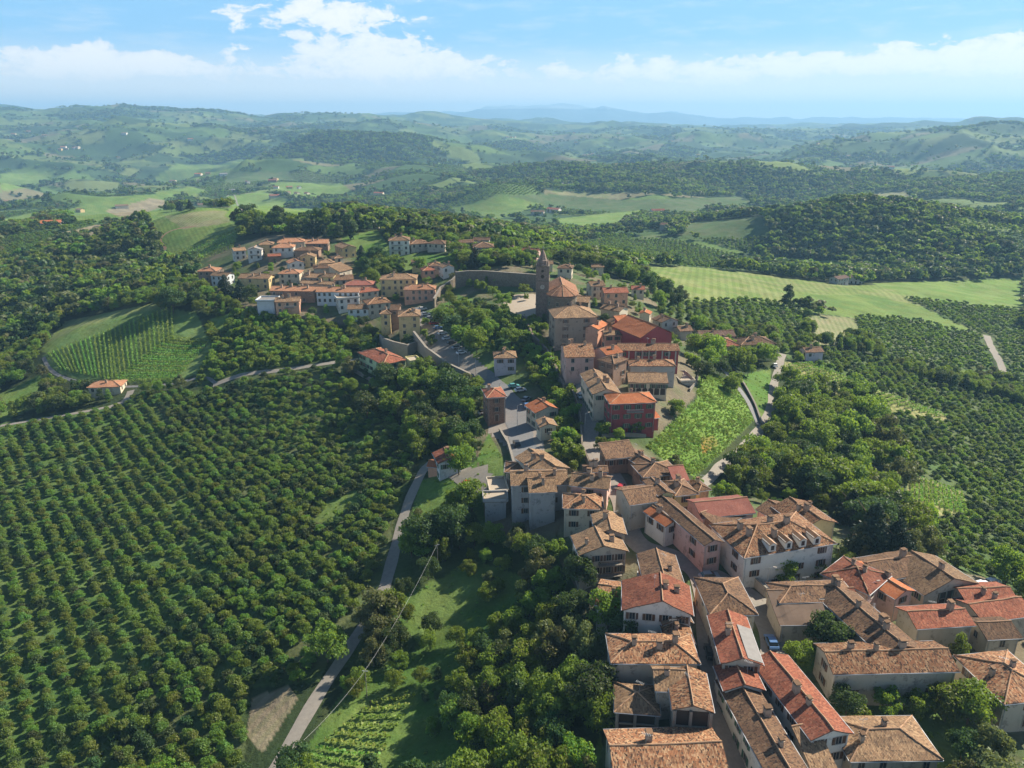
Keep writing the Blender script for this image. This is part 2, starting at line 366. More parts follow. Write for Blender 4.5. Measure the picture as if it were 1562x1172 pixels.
# ------------------------------------------------------------------ land use, surveyed as outlines on the ground
LU = []      # (class, polygon); later entries lie over earlier ones
def lu(cls, s):
    LU.append((cls, np.array([[float(v) for v in p.split()] for p in s.split(',')])))
# class: albedo, second albedo, (row azimuth, spacing, strength), scatter kind, density
CL = {
 'wood':   ((.030, .048, .018), (.045, .060, .022), None, 'wood', 1.0),
 'thicket':((.050, .095, .020), (.080, .130, .025), None, 'bush', 1.0),
 'hazelA': ((.060, .100, .030), (.10, .12, .05), None, 'hazelA', 1.0),
 'hazelD': ((.065, .120, .03), (.095, .14, .04), None, 'hazelD', 1.0),
 'rust':   ((.22, .13, .03), (.16, .17, .04), None, 'tuft', 1.0),
 'hazelB': ((.060, .115, .030), (.10, .12, .05), None, 'hazelB', 1.0),
 'hazelC': ((.065, .110, .035), (.09, .12, .05), None, 'hazelC', 1.0),
 'grass':  ((.075, .150, .028), (.115, .175, .045), None, None, 0),
 'slope':  ((.060, .125, .025), (.095, .150, .035), None, 'sparse', .42),
 'dense':  ((.035, .065, .018), (.055, .080, .025), None, 'wood', .8),
 'yard':   ((.15, .13, .085), (.065, .10, .035), None, None, 0),
 'cliff':  ((.06, .055, .035), (.04, .06, .02), None, 'bush', .6),
 'park':   ((.05, .10, .025), (.09, .13, .04), None, 'wood', .8),
 'pave':   ((.36, .33, .27), (.42, .38, .31), None, None, 0),
 'vineA':  ((.10, .165, .045), (.13, .19, .06), (8, 3.4, .0), None, 0),
 'fieldA': ((.14, .20, .05), (.19, .22, .08), (14, 5.0, .28), None, 0),
 'fieldB': ((.18, .20, .09), (.23, .22, .12), (15, 3.0, .3), None, 0),
 'fieldC': ((.12, .20, .04), (.16, .23, .06), (-60, 3.2, .25), None, 0),
 'fieldD': ((.24, .24, .09), (.28, .26, .12), (-5, 3.2, .45), None, 0),
 'fieldE': ((.10, .17, .04), (.14, .20, .05), (-28, 3.0, .3), None, 0),
 'brown':  ((.20, .17, .11), (.26, .22, .14), (30, 3, .2), None, 0),
 'bank':   ((.10, .18, .03), (.13, .21, .04), None, 'tuft', 1.0),
}
# left side
lu('hazelA', '-60 655, 130 628, 250 600, 330 592, 400 585, 470 580, 560 592, 640 690, 628 720, 600 800, 582 900, 520 955, 488 1040, 380 1050, 370 1200, -80 1240, -80 700')
lu('hazelD', '-60 655, 130 628, 230 606, 285 700, 320 860, 300 960, 200 1060, 180 1200, -80 1240, -80 700')
lu('hazelB', '365 575, 520 560, 560 600, 600 690, 560 720, 480 700, 400 690')
lu('grass', '478 795, 500 765, 560 740, 545 765, 500 800')
lu('brown', '376 1120, 385 1065, 440 1045, 455 1065, 400 1150')
lu('slope', '640 735, 735 700, 745 800, 870 850, 900 950, 925 1200, 430 1200, 520 1060, 600 900')
lu('grass', '640 735, 735 700, 735 760, 660 800, 640 790')
lu('dense', '600 800, 655 800, 715 770, 735 800, 720 850, 650 900, 600 880')
lu('dense', '740 820, 860 860, 900 940, 940 1040, 900 1172, 720 1172, 660 1060, 780 960, 800 880, 740 860')
lu('grass', '655 885, 725 878, 745 905, 700 950, 645 970, 625 930')
lu('fieldE', '430 1200, 560 1062, 640 1050, 625 1120, 570 1200')
lu('dense', '545 960, 600 935, 640 985, 605 1010, 560 1025, 515 1015')
lu('thicket', '330 480, 440 478, 520 500, 540 545, 400 562, 300 590, 320 540, 315 500')
lu('grass', '322 488, 352 480, 352 500, 330 508')
lu('vineA', '66 545, 100 508, 170 480, 232 466, 300 478, 318 520, 322 548, 300 572, 262 582, 190 585, 110 578, 75 562')
lu('fieldA', '60 535, 100 490, 160 478, 240 462, 236 472, 170 486, 102 512, 78 540')
lu('grass', '0 600, 60 575, 70 590, 60 620, 0 645')
lu('fieldE', '222 335, 300 314, 345 320, 366 350, 352 380, 300 402, 270 409, 240 396, 255 372, 228 355')
lu('fieldB', '250 330, 320 322, 350 322, 350 340, 280 350')
lu('fieldC', '342 330, 350 318, 470 318, 540 335, 470 345, 375 346')
lu('vineA', '272 408, 245 395, 366 350, 354 382, 300 402')
lu('fieldC', '45 392, 96 362, 60 395')
lu('fieldE', '100 322, 170 300, 250 296, 255 318, 225 335, 180 340, 110 340')
lu('brown', '160 322, 240 300, 262 312, 190 334')
lu('fieldC', '0 336, 50 325, 60 345, 0 352')
lu('brown', '72 362, 150 342, 170 348, 112 370, 85 372')
lu('vineA', '110 376, 176 342, 180 352, 120 380')
lu('hazelC', '0 365, 80 352, 90 368, 45 392, 0 410')
# village ground
lu('yard', '640 468, 690 440, 690 412, 870 400, 1000 440, 1062 500, 1065 600, 1012 655, 1000 690, 1060 738, 1110 755, 1290 778, 1330 850, 1500 880, 1562 915, 1640 1240, 900 1240, 930 1080, 895 960, 880 900, 850 850, 742 805, 730 720, 722 660, 745 600, 640 512')
lu('yard', '300 400, 350 372, 420 358, 530 362, 560 420, 580 418, 700 430, 690 470, 640 500, 600 545, 575 500, 400 482, 300 450')
lu('grass', '520 362, 575 350, 600 385, 690 390, 700 410, 600 412, 560 400, 530 385')
lu('grass', '655 475, 700 450, 800 480, 800 560, 745 572, 700 540')
lu('park', '664 492, 700 458, 745 462, 790 486, 800 520, 800 556, 770 560, 735 552, 690 524')
lu('cliff', '800 488, 830 505, 845 545, 868 590, 886 640, 884 725, 850 705, 838 660, 842 615, 812 580, 795 540')
lu('grass', '728 700, 745 660, 768 700, 768 730, 735 728')
lu('bank', '1068 560, 1100 575, 1130 600, 1150 640, 1090 700, 1060 728, 1010 700, 985 682, 1020 650, 1062 610')
lu('grass', '1430 1055, 1480 1000, 1500 1060, 1462 1100')
lu('grass', '1195 985, 1290 960, 1300 1010, 1210 1030')
lu('grass', '1280 1060, 1440 1060, 1500 1130, 1470 1172, 1290 1172')
# right side
lu('hazelC', '1000 460, 1060 462, 1150 455, 1222 470, 1232 520, 1205 548, 1190 540, 1180 515, 1090 505, 1010 480')
lu('fieldA', '975 408, 1060 406, 1200 424, 1290 436, 1562 428, 1562 470, 1450 452, 1400 470, 1250 460, 1200 465, 1140 458, 1050 462, 1000 440')
lu('fieldE', '1200 450, 1320 450, 1420 470, 1522 510, 1500 518, 1380 490, 1300 485, 1228 476')
lu('fieldC', '1330 432, 1562 425, 1562 478, 1400 455')
lu('fieldB', '1228 478, 1305 486, 1316 528, 1240 526')
lu('hazelC', '1305 484, 1400 490, 1500 516, 1518 570, 1430 572, 1340 548, 1318 530')
lu('hazelC', '1228 526, 1340 548, 1430 590, 1640 640, 1640 930, 1500 880, 1380 840, 1380 730, 1330 610, 1230 560')
lu('hazelC', '1380 455, 1562 475, 1600 640, 1530 580, 1500 512')
lu('grass', '1432 562, 1525 566, 1532 582, 1440 578')
lu('fieldD', '1196 552, 1240 556, 1330 590, 1450 638, 1440 645, 1370 632, 1300 605, 1200 590')
lu('fieldD', '1385 722, 1470 752, 1478 790, 1440 790, 1385 762')
lu('wood', '1195 622, 1260 632, 1325 680, 1365 740, 1380 800, 1410 830, 1400 855, 1330 840, 1280 775, 1110 752, 1085 735, 1160 660')
lu('grass', '1130 575, 1175 560, 1180 640, 1160 650')
# beyond the village
lu('hazelC', '870 372, 1000 358, 1080 380, 1170 400, 1172 415, 1000 404, 880 395')
lu('wood', '860 340, 1000 350, 1160 390, 1290 425, 1562 425, 1562 385, 1400 318, 1310 305, 1200 325, 1080 330, 900 330')
lu('fieldC', '1160 392, 1290 400, 1270 418, 1180 408')
lu('hazelC', '1050 340, 1160 330, 1180 360, 1150 388, 1040 360')
lu('fieldE', '228 278, 290 236, 300 228, 410 240, 360 262, 262 282')
lu('fieldC', '238 206, 330 203, 345 222, 300 228')
lu('fieldC', '0 266, 90 262, 60 284, 0 292')
lu('fieldC', '410 278, 520 280, 552 302, 440 302')
lu('fieldE', '215 300, 290 285, 320 292, 250 305')
lu('hazelC', '100 222, 230 218, 290 240, 240 256, 90 245')
lu('hazelC', '340 262, 440 262, 450 275, 345 280')
lu('fieldB', '840 292, 945 296, 945 303, 860 302')
lu('hazelC', '740 300, 840 296, 950 306, 1130 300, 1150 310, 1000 330, 860 320')
lu('fieldB', '1320 294, 1385 292, 1390 310, 1340 312')
lu('rust', '1068 670, 1088 664, 1098 678, 1072 694')
lu('fieldE', '690 318, 765 297, 830 312, 760 335')
lu('fieldC', '840 335, 985 320, 940 348, 870 352')
lu('fieldC', '345 300, 400 292, 455 310, 400 328, 355 322')

def inpoly(px, py, P):
    x0, y0 = P.min(0); x1, y1 = P.max(0)
    ok = (px >= x0) & (px <= x1) & (py >= y0) & (py <= y1); out = np.zeros(len(px), bool)
    i = np.where(ok)[0]
    if not len(i): return out
    a, b = px[i], py[i]; c = np.zeros(len(i), bool); j = len(P)-1
    for k in range(len(P)):
        xi, yi, xj, yj = P[k, 0], P[k, 1], P[j, 0], P[j, 1]
        if yi != yj: c ^= ((yi > b) != (yj > b)) & (a < (xj-xi)*(b-yi)/(yj-yi)+xi)
        j = k
    out[i] = c; return out
CN = list(CL)
def classify(x, y, z):
    px, py = project(x, y, z); r = np.hypot(x, y)
    c = np.full(len(x), CN.index('wood'))
    for cls, P in LU:
        m_ = inpoly(px, py, P); c[m_] = CN.index(cls)
    return c
# far country: patches of woods, meadows, vineyards and hazel groves
def farpatch(x, y):
    wx = x + 120*(fbm(x/230, y/230, 31, 2)-.5); wy = y + 90*(fbm(x/230, y/230, 37, 2)-.5)
    s = np.where(np.hypot(x, y) > 3000, 1.35, 1.0)
    gx, gy = wx/165, wy/95; best = np.full(len(x), 9.); bid = np.zeros(len(x)); sec = np.full(len(x), 9.)
    ix, iy = np.floor(gx), np.floor(gy)
    for dx in (-1, 0, 1):
        for dy in (-1, 0, 1):
            cx, cy = ix+dx, iy+dy
            d = (cx+_hash(cx, cy, 1)-gx)**2 + (cy+_hash(cx, cy, 2)-gy)**2
            h = _hash(cx, cy, 3); n_ = d < best
            sec = np.where(n_, best, np.minimum(sec, d)); bid = np.where(n_, h, bid); best = np.where(n_, d, best)
    edge = np.sqrt(sec)-np.sqrt(best)
    r2_ = 1-np.abs(2*fbm(x/620+9, y/560+4, 21, 3)-1)
    w = fbm(x/520, y/420, 41, 4, .6) + .10*(vnoise(x/90, y/90, 43)-.5) + .22*(.70-r2_)
    wood = (w > .555-.03*sstep(np.hypot(x, y), 2000, 4500)) | (edge < .04)
    return bid, edge, wood

# ------------------------------------------------------------------ the ground, one sheet to the horizon
rs = [52.0]
while rs[-1] < 19000:
    r = rs[-1]; rs.append(r + min(max((r*r+1e4)/100*.0017, .9), .0058*r+.2, 220))
rs = np.array(rs); azs = np.radians(np.linspace(-49, 49, 800))
R_, A_ = np.meshgrid(rs, azs, indexing='ij'); X = (R_*np.sin(A_)).ravel(); Y = (R_*np.cos(A_)).ravel()
Z = height(X, Y)
nr, na = len(rs), len(azs)
cls = classify(X, Y, Z); Rr = np.hypot(X, Y)
alb = np.zeros((len(X), 3)); row = np.zeros((len(X), 3))
nz = fbm(X/14, Y/14, 11, 4)
for i, k in enumerate(CN):
    m_ = cls == i
    if not m_.any(): continue
    a, b, rw, _, _ = CL[k]; q = sstep(nz[m_], .35, .65)[:, None]
    alb[m_] = np.array(a)*(1-q)+np.array(b)*q
    if rw: row[m_] = (math.cos(math.radians(rw[0]))/rw[1], -math.sin(math.radians(rw[0]))/rw[1], rw[2])
bid, edge, wood = farpatch(X, Y)
pal = np.array([(.095, .155, .04), (.14, .19, .055), (.055, .10, .03), (.045, .08, .03), (.13, .165, .055), (.05, .09, .035), (.09, .15, .04), (.16, .15, .08), (.055, .10, .03), (.12, .17, .05)])
fc = pal[(bid*9.999).astype(int)]*(0.85+.3*nz[:, None])*(1-.10*sstep(Rr, 1500, 4000))[:, None]; fc[wood] = np.array((.032, .058, .026))
fr = np.stack([np.cos(bid*40)/4.5, np.sin(bid*40)/4.5, np.where(wood, 0, .3*(bid*7 % 1))*(Rr < 1900)], 1)
isdef = (cls == CN.index('wood')) & (Rr > 820)
px_, py_ = project(X, Y, Z)
forced = np.zeros(len(X), bool)
for c_, P in LU:
    if c_ == 'wood': forced |= inpoly(px_, py_, P)
use = (isdef & ~forced) | (Rr > 3600)
alb[use] = fc[use]; row[use] = fr[use]
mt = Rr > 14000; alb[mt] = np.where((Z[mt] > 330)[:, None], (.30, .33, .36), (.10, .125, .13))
idx = np.arange(nr*na).reshape(nr, na)
quads = np.stack([idx[:-1, :-1], idx[:-1, 1:], idx[1:, 1:], idx[1:, :-1]], -1).reshape(-1, 4)[:, ::-1]
gm = bpy.data.meshes.new('ground'); gm.vertices.add(len(X)); gm.vertices.foreach_set('co', np.stack([X, Y, Z], 1).astype(np.float32).ravel())
gm.loops.add(quads.size); gm.loops.foreach_set('vertex_index', quads.astype(np.int32).ravel())
gm.polygons.add(len(quads)); gm.polygons.foreach_set('loop_start', (np.arange(len(quads))*4).astype(np.int32))
gm.polygons.foreach_set('use_smooth', np.ones(len(quads), bool)); gm.update(calc_edges=True)
at_ = gm.attributes.new('alb', 'FLOAT_COLOR', 'POINT'); at_.data.foreach_set('color', np.concatenate([alb, np.ones((len(X), 1))], 1).astype(np.float32).ravel())
at_ = gm.attributes.new('row', 'FLOAT_VECTOR', 'POINT'); at_.data.foreach_set('vector', row.astype(np.float32).ravel())
m_, t = newmat('country ground'); P = pos(t)
a1 = t.n('ShaderNodeAttribute', attribute_name='alb'); a2 = t.n('ShaderNodeAttribute', attribute_name='row')
s2 = t.n('ShaderNodeSeparateXYZ'); t.l(a2.outputs['Vector'], s2.inputs[0]); s1 = t.n('ShaderNodeSeparateXYZ'); t.l(P, s1.inputs[0])
ph = t.m('ADD', t.m('MULTIPLY', s1.outputs[0], s2.outputs[0]), t.m('MULTIPLY', s1.outputs[1], s2.outputs[1]))
wv = t.smooth(t.m('SINE', t.m('MULTIPLY', ph, 6.28318)), -.5, .6)
col = t.mix(t.m('MULTIPLY', wv, s2.outputs[2]), a1.outputs['Color'], t.mix(.0, (.05, .10, .02), (.05, .10, .02)))
n1 = t.noise(P, .9, 5, .7); n2 = t.noise(P, .12, 5, .65); n5 = t.noise(P, .018, 6, .7)
hs = t.n('ShaderNodeHueSaturation'); t.l(col, hs.inputs['Color'])
t.l(t.m('ADD', t.m('ADD', t.m('MULTIPLY', n1, .75), t.m('ADD', t.m('MULTIPLY', n2, .6), t.m('MULTIPLY', n5, .7))), -.04), hs.inputs['Value'])
t.l(t.m('ADD', t.m('MULTIPLY', n2, .08), .455), hs.inputs['Hue'])
finish(t, hs.outputs[0], .95, t.m('ADD', t.m('MULTIPLY', n1, .35), t.m('MULTIPLY', n2, 2.0)), .5, .9, spec=.1)
gm.materials.append(m_)
tag(link('ground', gm), kind='structure')

# ------------------------------------------------------------------ roads and paved places laid on the ground
ROADS = []
def road(name, pts, w, mat, lift=.06, world=False):
    wp = []
    for p in pts: wp.append(p if world else ground_at(*p))
    P = [Vector((a, b)) for a, b in wp]; S = []
    for i in range(len(P)-1):       # smooth by Catmull-Rom
        p0, p1, p2, p3 = P[max(i-1, 0)], P[i], P[i+1], P[min(i+2, len(P)-1)]
        n = max(2, int((p2-p1).length/1.5))
        for k in range(n):
            u = k/n; S.append(.5*((2*p1)+(p2-p0)*u+(2*p0-5*p1+4*p2-p3)*u*u+(3*p1-3*p2+p3-p0)*u**3))
    S.append(P[-1]); nn = 9
    v = []; f = []
    xs, ys = [], []
    for i, p in enumerate(S):
        d = (S[min(i+1, len(S)-1)]-S[max(i-1, 0)]).normalized(); nrm = Vector((d.y, -d.x))
        ww = w*(1+.06*math.sin(i*.7)+.05*math.sin(i*.23))
        for k in range(nn):
            q = p+nrm*ww*(k/(nn-1)-.5); xs.append(q.x); ys.append(q.y)
    zs = height(np.array(xs), np.array(ys))+lift
    v = list(zip(xs, ys, zs))
    for i in range(len(S)-1):
        for k in range(nn-1):
            a = i*nn+k; f.append((a, a+1, a+nn+1, a+nn))
    o = tag(link(name, mesh_from(name, v, f, [mat])), kind='structure')
    ROADS.append((np.array([[q.x, q.y] for q in S]), w/2)); return o
def patch(name, poly, mat, lift=.1, step=1.2):
    """a paved area: world-space grid clipped to the outline"""
    W_ = np.array([ground_at(*p) for p in poly]); x0, y0 = W_.min(0); x1, y1 = W_.max(0)
    gx = np.arange(x0, x1+step, step); gy = np.arange(y0, y1+step, step); GX, GY = np.meshgrid(gx, gy, indexing='ij')
    ok = inpoly(GX.ravel(), GY.ravel(), W_).reshape(GX.shape); Zp = height(GX.ravel(), GY.ravel())+lift
    id_ = np.arange(GX.size).reshape(GX.shape); fs = []
    for i in range(len(gx)-1):
        for j in range(len(gy)-1):
            if ok[i, j] or ok[i+1, j+1] or ok[i+1, j] or ok[i, j+1]: fs.append((id_[i, j], id_[i+1, j], id_[i+1, j+1], id_[i, j+1]))
    o = tag(link(name, mesh_from(name, np.stack([GX.ravel(), GY.ravel(), Zp], 1).tolist(), fs, [mat])), kind='structure')
    ROADS.append((W_.mean(0)[None], 0)); return o
road('road', [(395, 1210), (425, 1168), (452, 1118), (492, 1050), (535, 985), (560, 945), (583, 905), (594, 870), (607, 820), (620, 775), (632, 745), (650, 712), (668, 700)], 2.9, M['paleroad'])
road('road', [(655, 712), (690, 722), (722, 738), (745, 722)], 4.0, M['paleroad'], .10)
road('road', [(632, 470), (640, 500), (672, 532), (712, 560), (748, 583), (778, 612), (792, 650), (800, 690), (828, 716)], 7.5, M['asphalt'], .12)
road('road', [(742, 580), (700, 562), (650, 552), (610, 546), (560, 548), (520, 552), (470, 559), (420, 566), (370, 572), (325, 588)], 3.2, M['paleroad'])
road('road', [(895, 545), (888, 575), (893, 610), (900, 650), (902, 690), (935, 728), (948, 762), (955, 800), (980, 835), (1030, 852), (1070, 880), (1080, 930), (1086, 1000), (1098, 1080), (1112, 1172), (1120, 1240)], 5.0, M['cobble'], .12)
road('road', [(1060, 868), (1110, 890), (1160, 925), (1178, 975), (1182, 1040), (1190, 1100), (1215, 1190)], 5.0, M['cobble'], .16)
road('road', [(1194, 540), (1188, 560), (1180, 590), (1176, 620), (1160, 655), (1130, 688), (1098, 714), (1065, 742)], 3.1, M['paleroad'])
road('road', [(1090, 550), (1125, 590), (1148, 625), (1160, 652)], 2.6, M['asphalt'], .10)
road('road', [(1505, 512), (1515, 535), (1528, 560), (1530, 584)], 4.0, M['paleroad'])
road('path', [(66, 545), (78, 565), (110, 580), (150, 588), (200, 590), (262, 586), (310, 576), (330, 586)], 1.6, M['asphalt'])
road('path', [(0, 650), (60, 640), (130, 628), (160, 622)], 2.5, M['paleroad'])
road('path', [(165, 622), (190, 612), (200, 596)], 3.0, M['paleroad'], .1)
road('path', [(345, 300), (362, 312), (372, 325)], 3, M['paleroad'], .15)
road('path', [(240, 396), (252, 380), (245, 366), (262, 352), (300, 345)], 2, M['dirt'])
patch('car_park', [(640, 478), (662, 498), (742, 566), (735, 585), (690, 562), (640, 515), (632, 495)], M['paleroad'], .2)
patch('piazza', [(768, 452), (850, 452), (850, 478), (800, 484), (770, 474)], M['t_flat'], .25)
patch('piazza', [(762, 640), (820, 640), (830, 715), (800, 705), (775, 680), (745, 655)], M['cobble'], .05)
patch('piazza', [(1140, 925), (1190, 918), (1195, 968), (1165, 975)], M['paleroad'], .2)
patch('pavement', [(905, 520), (925, 520), (925, 572), (905, 572)], M['paleroad'], .2)
patch('pavement', [(700, 720), (742, 712), (742, 760), (728, 760)], M['paleroad'], .14)
# ------------------------------------------------------------------ vegetation: crowns are clouds of leaf sprays gathered in uneven clumps
def crown_mesh(name, mat, n_lobes, quads, leaf, shape='round', seed=0, H=1.0, R=.5, low=.18, fill=.25):
    g = np.random.default_rng(seed); Cn = []
    for i in range(n_lobes):
        a = g.uniform(0, 2*np.pi); u = g.uniform(0, 1)
        if shape == 'round':
            zc = low + (1-low)*(.18+.70*u); rr = math.sqrt(max(0, 1-((zc-low)/(1-low)*1.75-.80)**2)) * R*g.uniform(.3, 1.0); lr = R*g.uniform(.18, .40)
        elif shape == 'bush':
            zc = .25+.5*u; rr = R*g.uniform(.2, .75)*(1.15-.55*u); lr = R*g.uniform(.28, .42)
        elif shape == 'tall':
            zc = low+(1-low)*(.1+.82*u); rr = R*g.uniform(.2, .7)*math.sin(math.pi*min(1, .25+.75*u))**.6; lr = R*g.uniform(.35, .55)
        elif shape == 'cone':
            zc = .06+.90*u; rr = R*(1-u)*g.uniform(.3, .85); lr = R*(.12+.36*(1-u))
        elif shape == 'column':
            zc = .05+.9*u; rr = R*.35*g.uniform(.2, 1)*math.sin(math.pi*min(1, .15+.85*u))**.5; lr = R*.55
        Cn.append((rr*math.cos(a), rr*math.sin(a), zc, lr))
    Cn = np.array(Cn); w = Cn[:, 3]**2; w /= w.sum()
    k = g.choice(n_lobes, quads, p=w); c = Cn[k]
    d = g.normal(size=(quads, 3)); d /= np.linalg.norm(d, axis=1)[:, None]; d[:, 2] = np.where(d[:, 2] < -.3, -d[:, 2]*.6, d[:, 2])
    rad = c[:, 3]*np.where(g.random(quads) < fill, g.uniform(.3, .8, quads), g.uniform(.82, 1.12, quads))
    p = c[:, :3] + d*rad[:, None]*np.array([1, 1, .85]); p[:, 2] = np.maximum(p[:, 2], .03)
    nrm = d*.75 + g.normal(size=(quads, 3))*.55; nrm /= np.linalg.norm(nrm, axis=1)[:, None]
    a = np.cross(nrm, g.normal(size=(quads, 3))); a /= np.linalg.norm(a, axis=1)[:, None]; b = np.cross(nrm, a)
    s = leaf*g.uniform(.6, 1.3, (quads, 1)); e = g.uniform(.55, 1.0, (quads, 1))
    V = np.stack([p-a*s, p-b*s*e+nrm*s*.12, p+a*s, p+b*s*e], 1).reshape(-1, 3)
    Fq = np.arange(quads*4).reshape(-1, 4)
    me = bpy.data.meshes.new(name); me.vertices.add(len(V)); me.vertices.foreach_set('co', V.astype(np.float32).ravel())
    me.loops.add(Fq.size); me.loops.foreach_set('vertex_index', Fq.astype(np.int32).ravel())
    me.polygons.add(quads); me.polygons.foreach_set('loop_start', (np.arange(quads)*4).astype(np.int32)); me.update(calc_edges=True)
    me.materials.append(mat); return me
def trunk_mesh(name, h, r, seed=0, limbs=4, spread=.3):
    g = random.Random(seed); b = MB(); dx, dy = g.uniform(-.03, .03), g.uniform(-.03, .03)
    b.tube([(0, 0, -.12), (0, 0, .02), (dx, dy, h*.5), (dx*2, dy*2, h)], [r*1.5, r*1.1, r*.8, r*.4], 6)
    for i in range(limbs):
        a = i*2.4+g.random(); z0 = h*(.45+.12*i); 
        b.tube([(dx, dy, z0), (dx+spread*.5*math.cos(a), dy+spread*.5*math.sin(a), z0+.12), (dx+spread*math.cos(a), dy+spread*math.sin(a), z0+.26)], [r*.5, r*.35, r*.15], 4)
    return b.mesh(name, [M['bark']])
PR = {}       # kinds: name -> list of (crown mesh, trunk mesh); unit height
def proto(key, mats, n, **kw):
    PR[key] = [(crown_mesh('crown', L[mats[i % len(mats)]], seed=100+i*7+hash_(key), **kw),) for i in range(n)]
def hash_(s): return sum(ord(c)*(i+1) for i, c in enumerate(s)) % 997
proto('broad', ['mid', 'dark', 'mid', 'bright', 'mid', 'olive'], 6, n_lobes=40, quads=4200, leaf=.030, R=.5)
proto('hazel', ['hazel', 'mid', 'hazel', 'dark'], 4, n_lobes=15, quads=1300, leaf=.05, R=.52, shape='bush')
proto('tall', ['dark', 'mid'], 3, n_lobes=22, quads=2600, leaf=.028, R=.28, shape='tall', low=.08)
proto('bush', ['bright', 'mid', 'bright'], 3, n_lobes=12, quads=900, leaf=.065, R=.6, shape='bush')
proto('cypress', ['conifer'], 2, n_lobes=26, quads=1800, leaf=.022, R=.13, shape='column')
proto('cedar', ['conifer'], 2, n_lobes=40, quads=4200, leaf=.026, R=.45, shape='cone')
proto('farbroad', ['mid', 'dark', 'mid', 'dark', 'olive', 'bright'], 6, n_lobes=9, quads=230, leaf=.11, R=.5, fill=.1)
proto('farhazel', ['hazel', 'dark'], 3, n_lobes=5, quads=110, leaf=.14, R=.5, shape='bush', fill=.1)
proto('tuft', ['bright', 'bright', 'vine'], 3, n_lobes=6, quads=200, leaf=.09, R=.8, shape='bush', fill=.1)
TRK = {k: trunk_mesh('trunk', h, r, i) for i, (k, h, r) in enumerate((('broad', .5, .022), ('hazel', .4, .03), ('tall', .6, .018), ('bush', .35, .02), ('cypress', .5, .02), ('cedar', .8, .025)))}
KIND = {'broad': ('broadleaf_tree', 'tree'), 'hazel': ('hazel_tree', 'hazel tree'), 'tall': ('slender_tree', 'tree'), 'bush': ('shrub', 'shrub'), 'cypress': ('cypress_tree', 'cypress'), 'cedar': ('cedar_tree', 'conifer')}
FIRST = {}
def tree(kind, x, y, H, label, group=None, var=None, sx=1.0, z=None, mat=None):
    i = random.randrange(len(PR[kind])) if var is None else var % len(PR[kind])
    nm, cat = KIND[kind]; s = (H*sx*random.uniform(.92, 1.08), H*sx*random.uniform(.92, 1.08), H)
    o = empty(nm, (x, y, hz(x, y) if z is None else z), random.uniform(0, 6.28), s); tag(o, label, cat, group)
    c = link('crown', PR[kind][i][0], o); link('trunk', TRK[kind], o)
    FIRST.setdefault((kind, i), c); return o
def near_road(x, y, extra=1.5):
    bad = np.zeros(len(x), bool)
    for P, hw in ROADS:
        x0, y0 = P.min(0)-hw-4; x1, y1 = P.max(0)+hw+4
        i = np.where((x > x0) & (x < x1) & (y > y0) & (y < y1))[0]
        if len(i):
            d = np.sqrt(((np.stack([x[i], y[i]], 1)[:, None]-P[None])**2).sum(-1)).min(1); bad[i] |= d < hw+extra
    return bad
FOOT = []       # house footprints: centre, axes, half sizes
def in_house(x, y, m=1.0):
    bad = np.zeros(len(x), bool)
    for cx, cy, ux, uy, hw, hd in FOOT:
        a = (x-cx)*ux+(y-cy)*uy; b = -(x-cx)*uy+(y-cy)*ux
        bad |= (np.abs(a) < hw+m) & (np.abs(b) < hd+m)
    return bad
def stuff_points(name, xyz, rot, scl, idx, protos, label, cat=None):
    """one mass of many plants: points that carry copies of crowns through geometry nodes"""
    if not len(xyz): return
    me = bpy.data.meshes.new(name); me.vertices.add(len(xyz)); me.vertices.foreach_set('co', xyz.astype(np.float32).ravel())
    for nme, ty, arr in (('rotz', 'FLOAT', rot), ('idx', 'INT', idx)):
        a = me.attributes.new(nme, ty, 'POINT'); a.data.foreach_set('value', arr.astype(np.float32 if ty == 'FLOAT' else np.int32))
    a = me.attributes.new('scl', 'FLOAT_VECTOR', 'POINT'); a.data.foreach_set('vector', scl.astype(np.float32).ravel())
    o = link(name, me); tag(o, kind='stuff', label=label)
    ng = bpy.data.node_groups.new(name, 'GeometryNodeTree'); ng.interface.new_socket('Geometry', in_out='INPUT', socket_type='NodeSocketGeometry'); ng.interface.new_socket('Geometry', in_out='OUTPUT', socket_type='NodeSocketGeometry')
    N = ng.nodes; gi = N.new('NodeGroupInput'); go = N.new('NodeGroupOutput'); ip = N.new('GeometryNodeInstanceOnPoints'); jn = N.new('GeometryNodeJoinGeometry')
    for p in reversed(protos):
        oi = N.new('GeometryNodeObjectInfo'); oi.inputs['Object'].default_value = p; oi.inputs['As Instance'].default_value = True; oi.transform_space = 'ORIGINAL'
        ng.links.new(oi.outputs['Geometry'], jn.inputs[0])
    def att(nm, ty):
        x = N.new('GeometryNodeInputNamedAttribute'); x.data_type = ty; x.inputs['Name'].default_value = nm; return x.outputs[0]
    cb = N.new('ShaderNodeCombineXYZ'); ng.links.new(att('rotz', 'FLOAT'), cb.inputs[2])
    ng.links.new(gi.outputs[0], ip.inputs['Points']); ng.links.new(jn.outputs[0], ip.inputs['Instance']); ip.inputs['Pick Instance'].default_value = True
    ng.links.new(att('idx', 'INT'), ip.inputs['Instance Index'])
    ng.links.new(cb.outputs[0], ip.inputs['Rotation']); ng.links.new(att('scl', 'FLOAT_VECTOR'), ip.inputs['Scale'])
    ng.links.new(ip.outputs[0], go.inputs[0])
    md = o.modifiers.new('scatter', 'NODES'); md.node_group = ng; return o
def inview(x, y, z, m=120):
    px, py = project(x, y, z); fw = y*cP-(z-CAMZ)*sP
    return (px > -m) & (px < 1562+m) & (py < 1172+m*1.2) & (fw > 30)

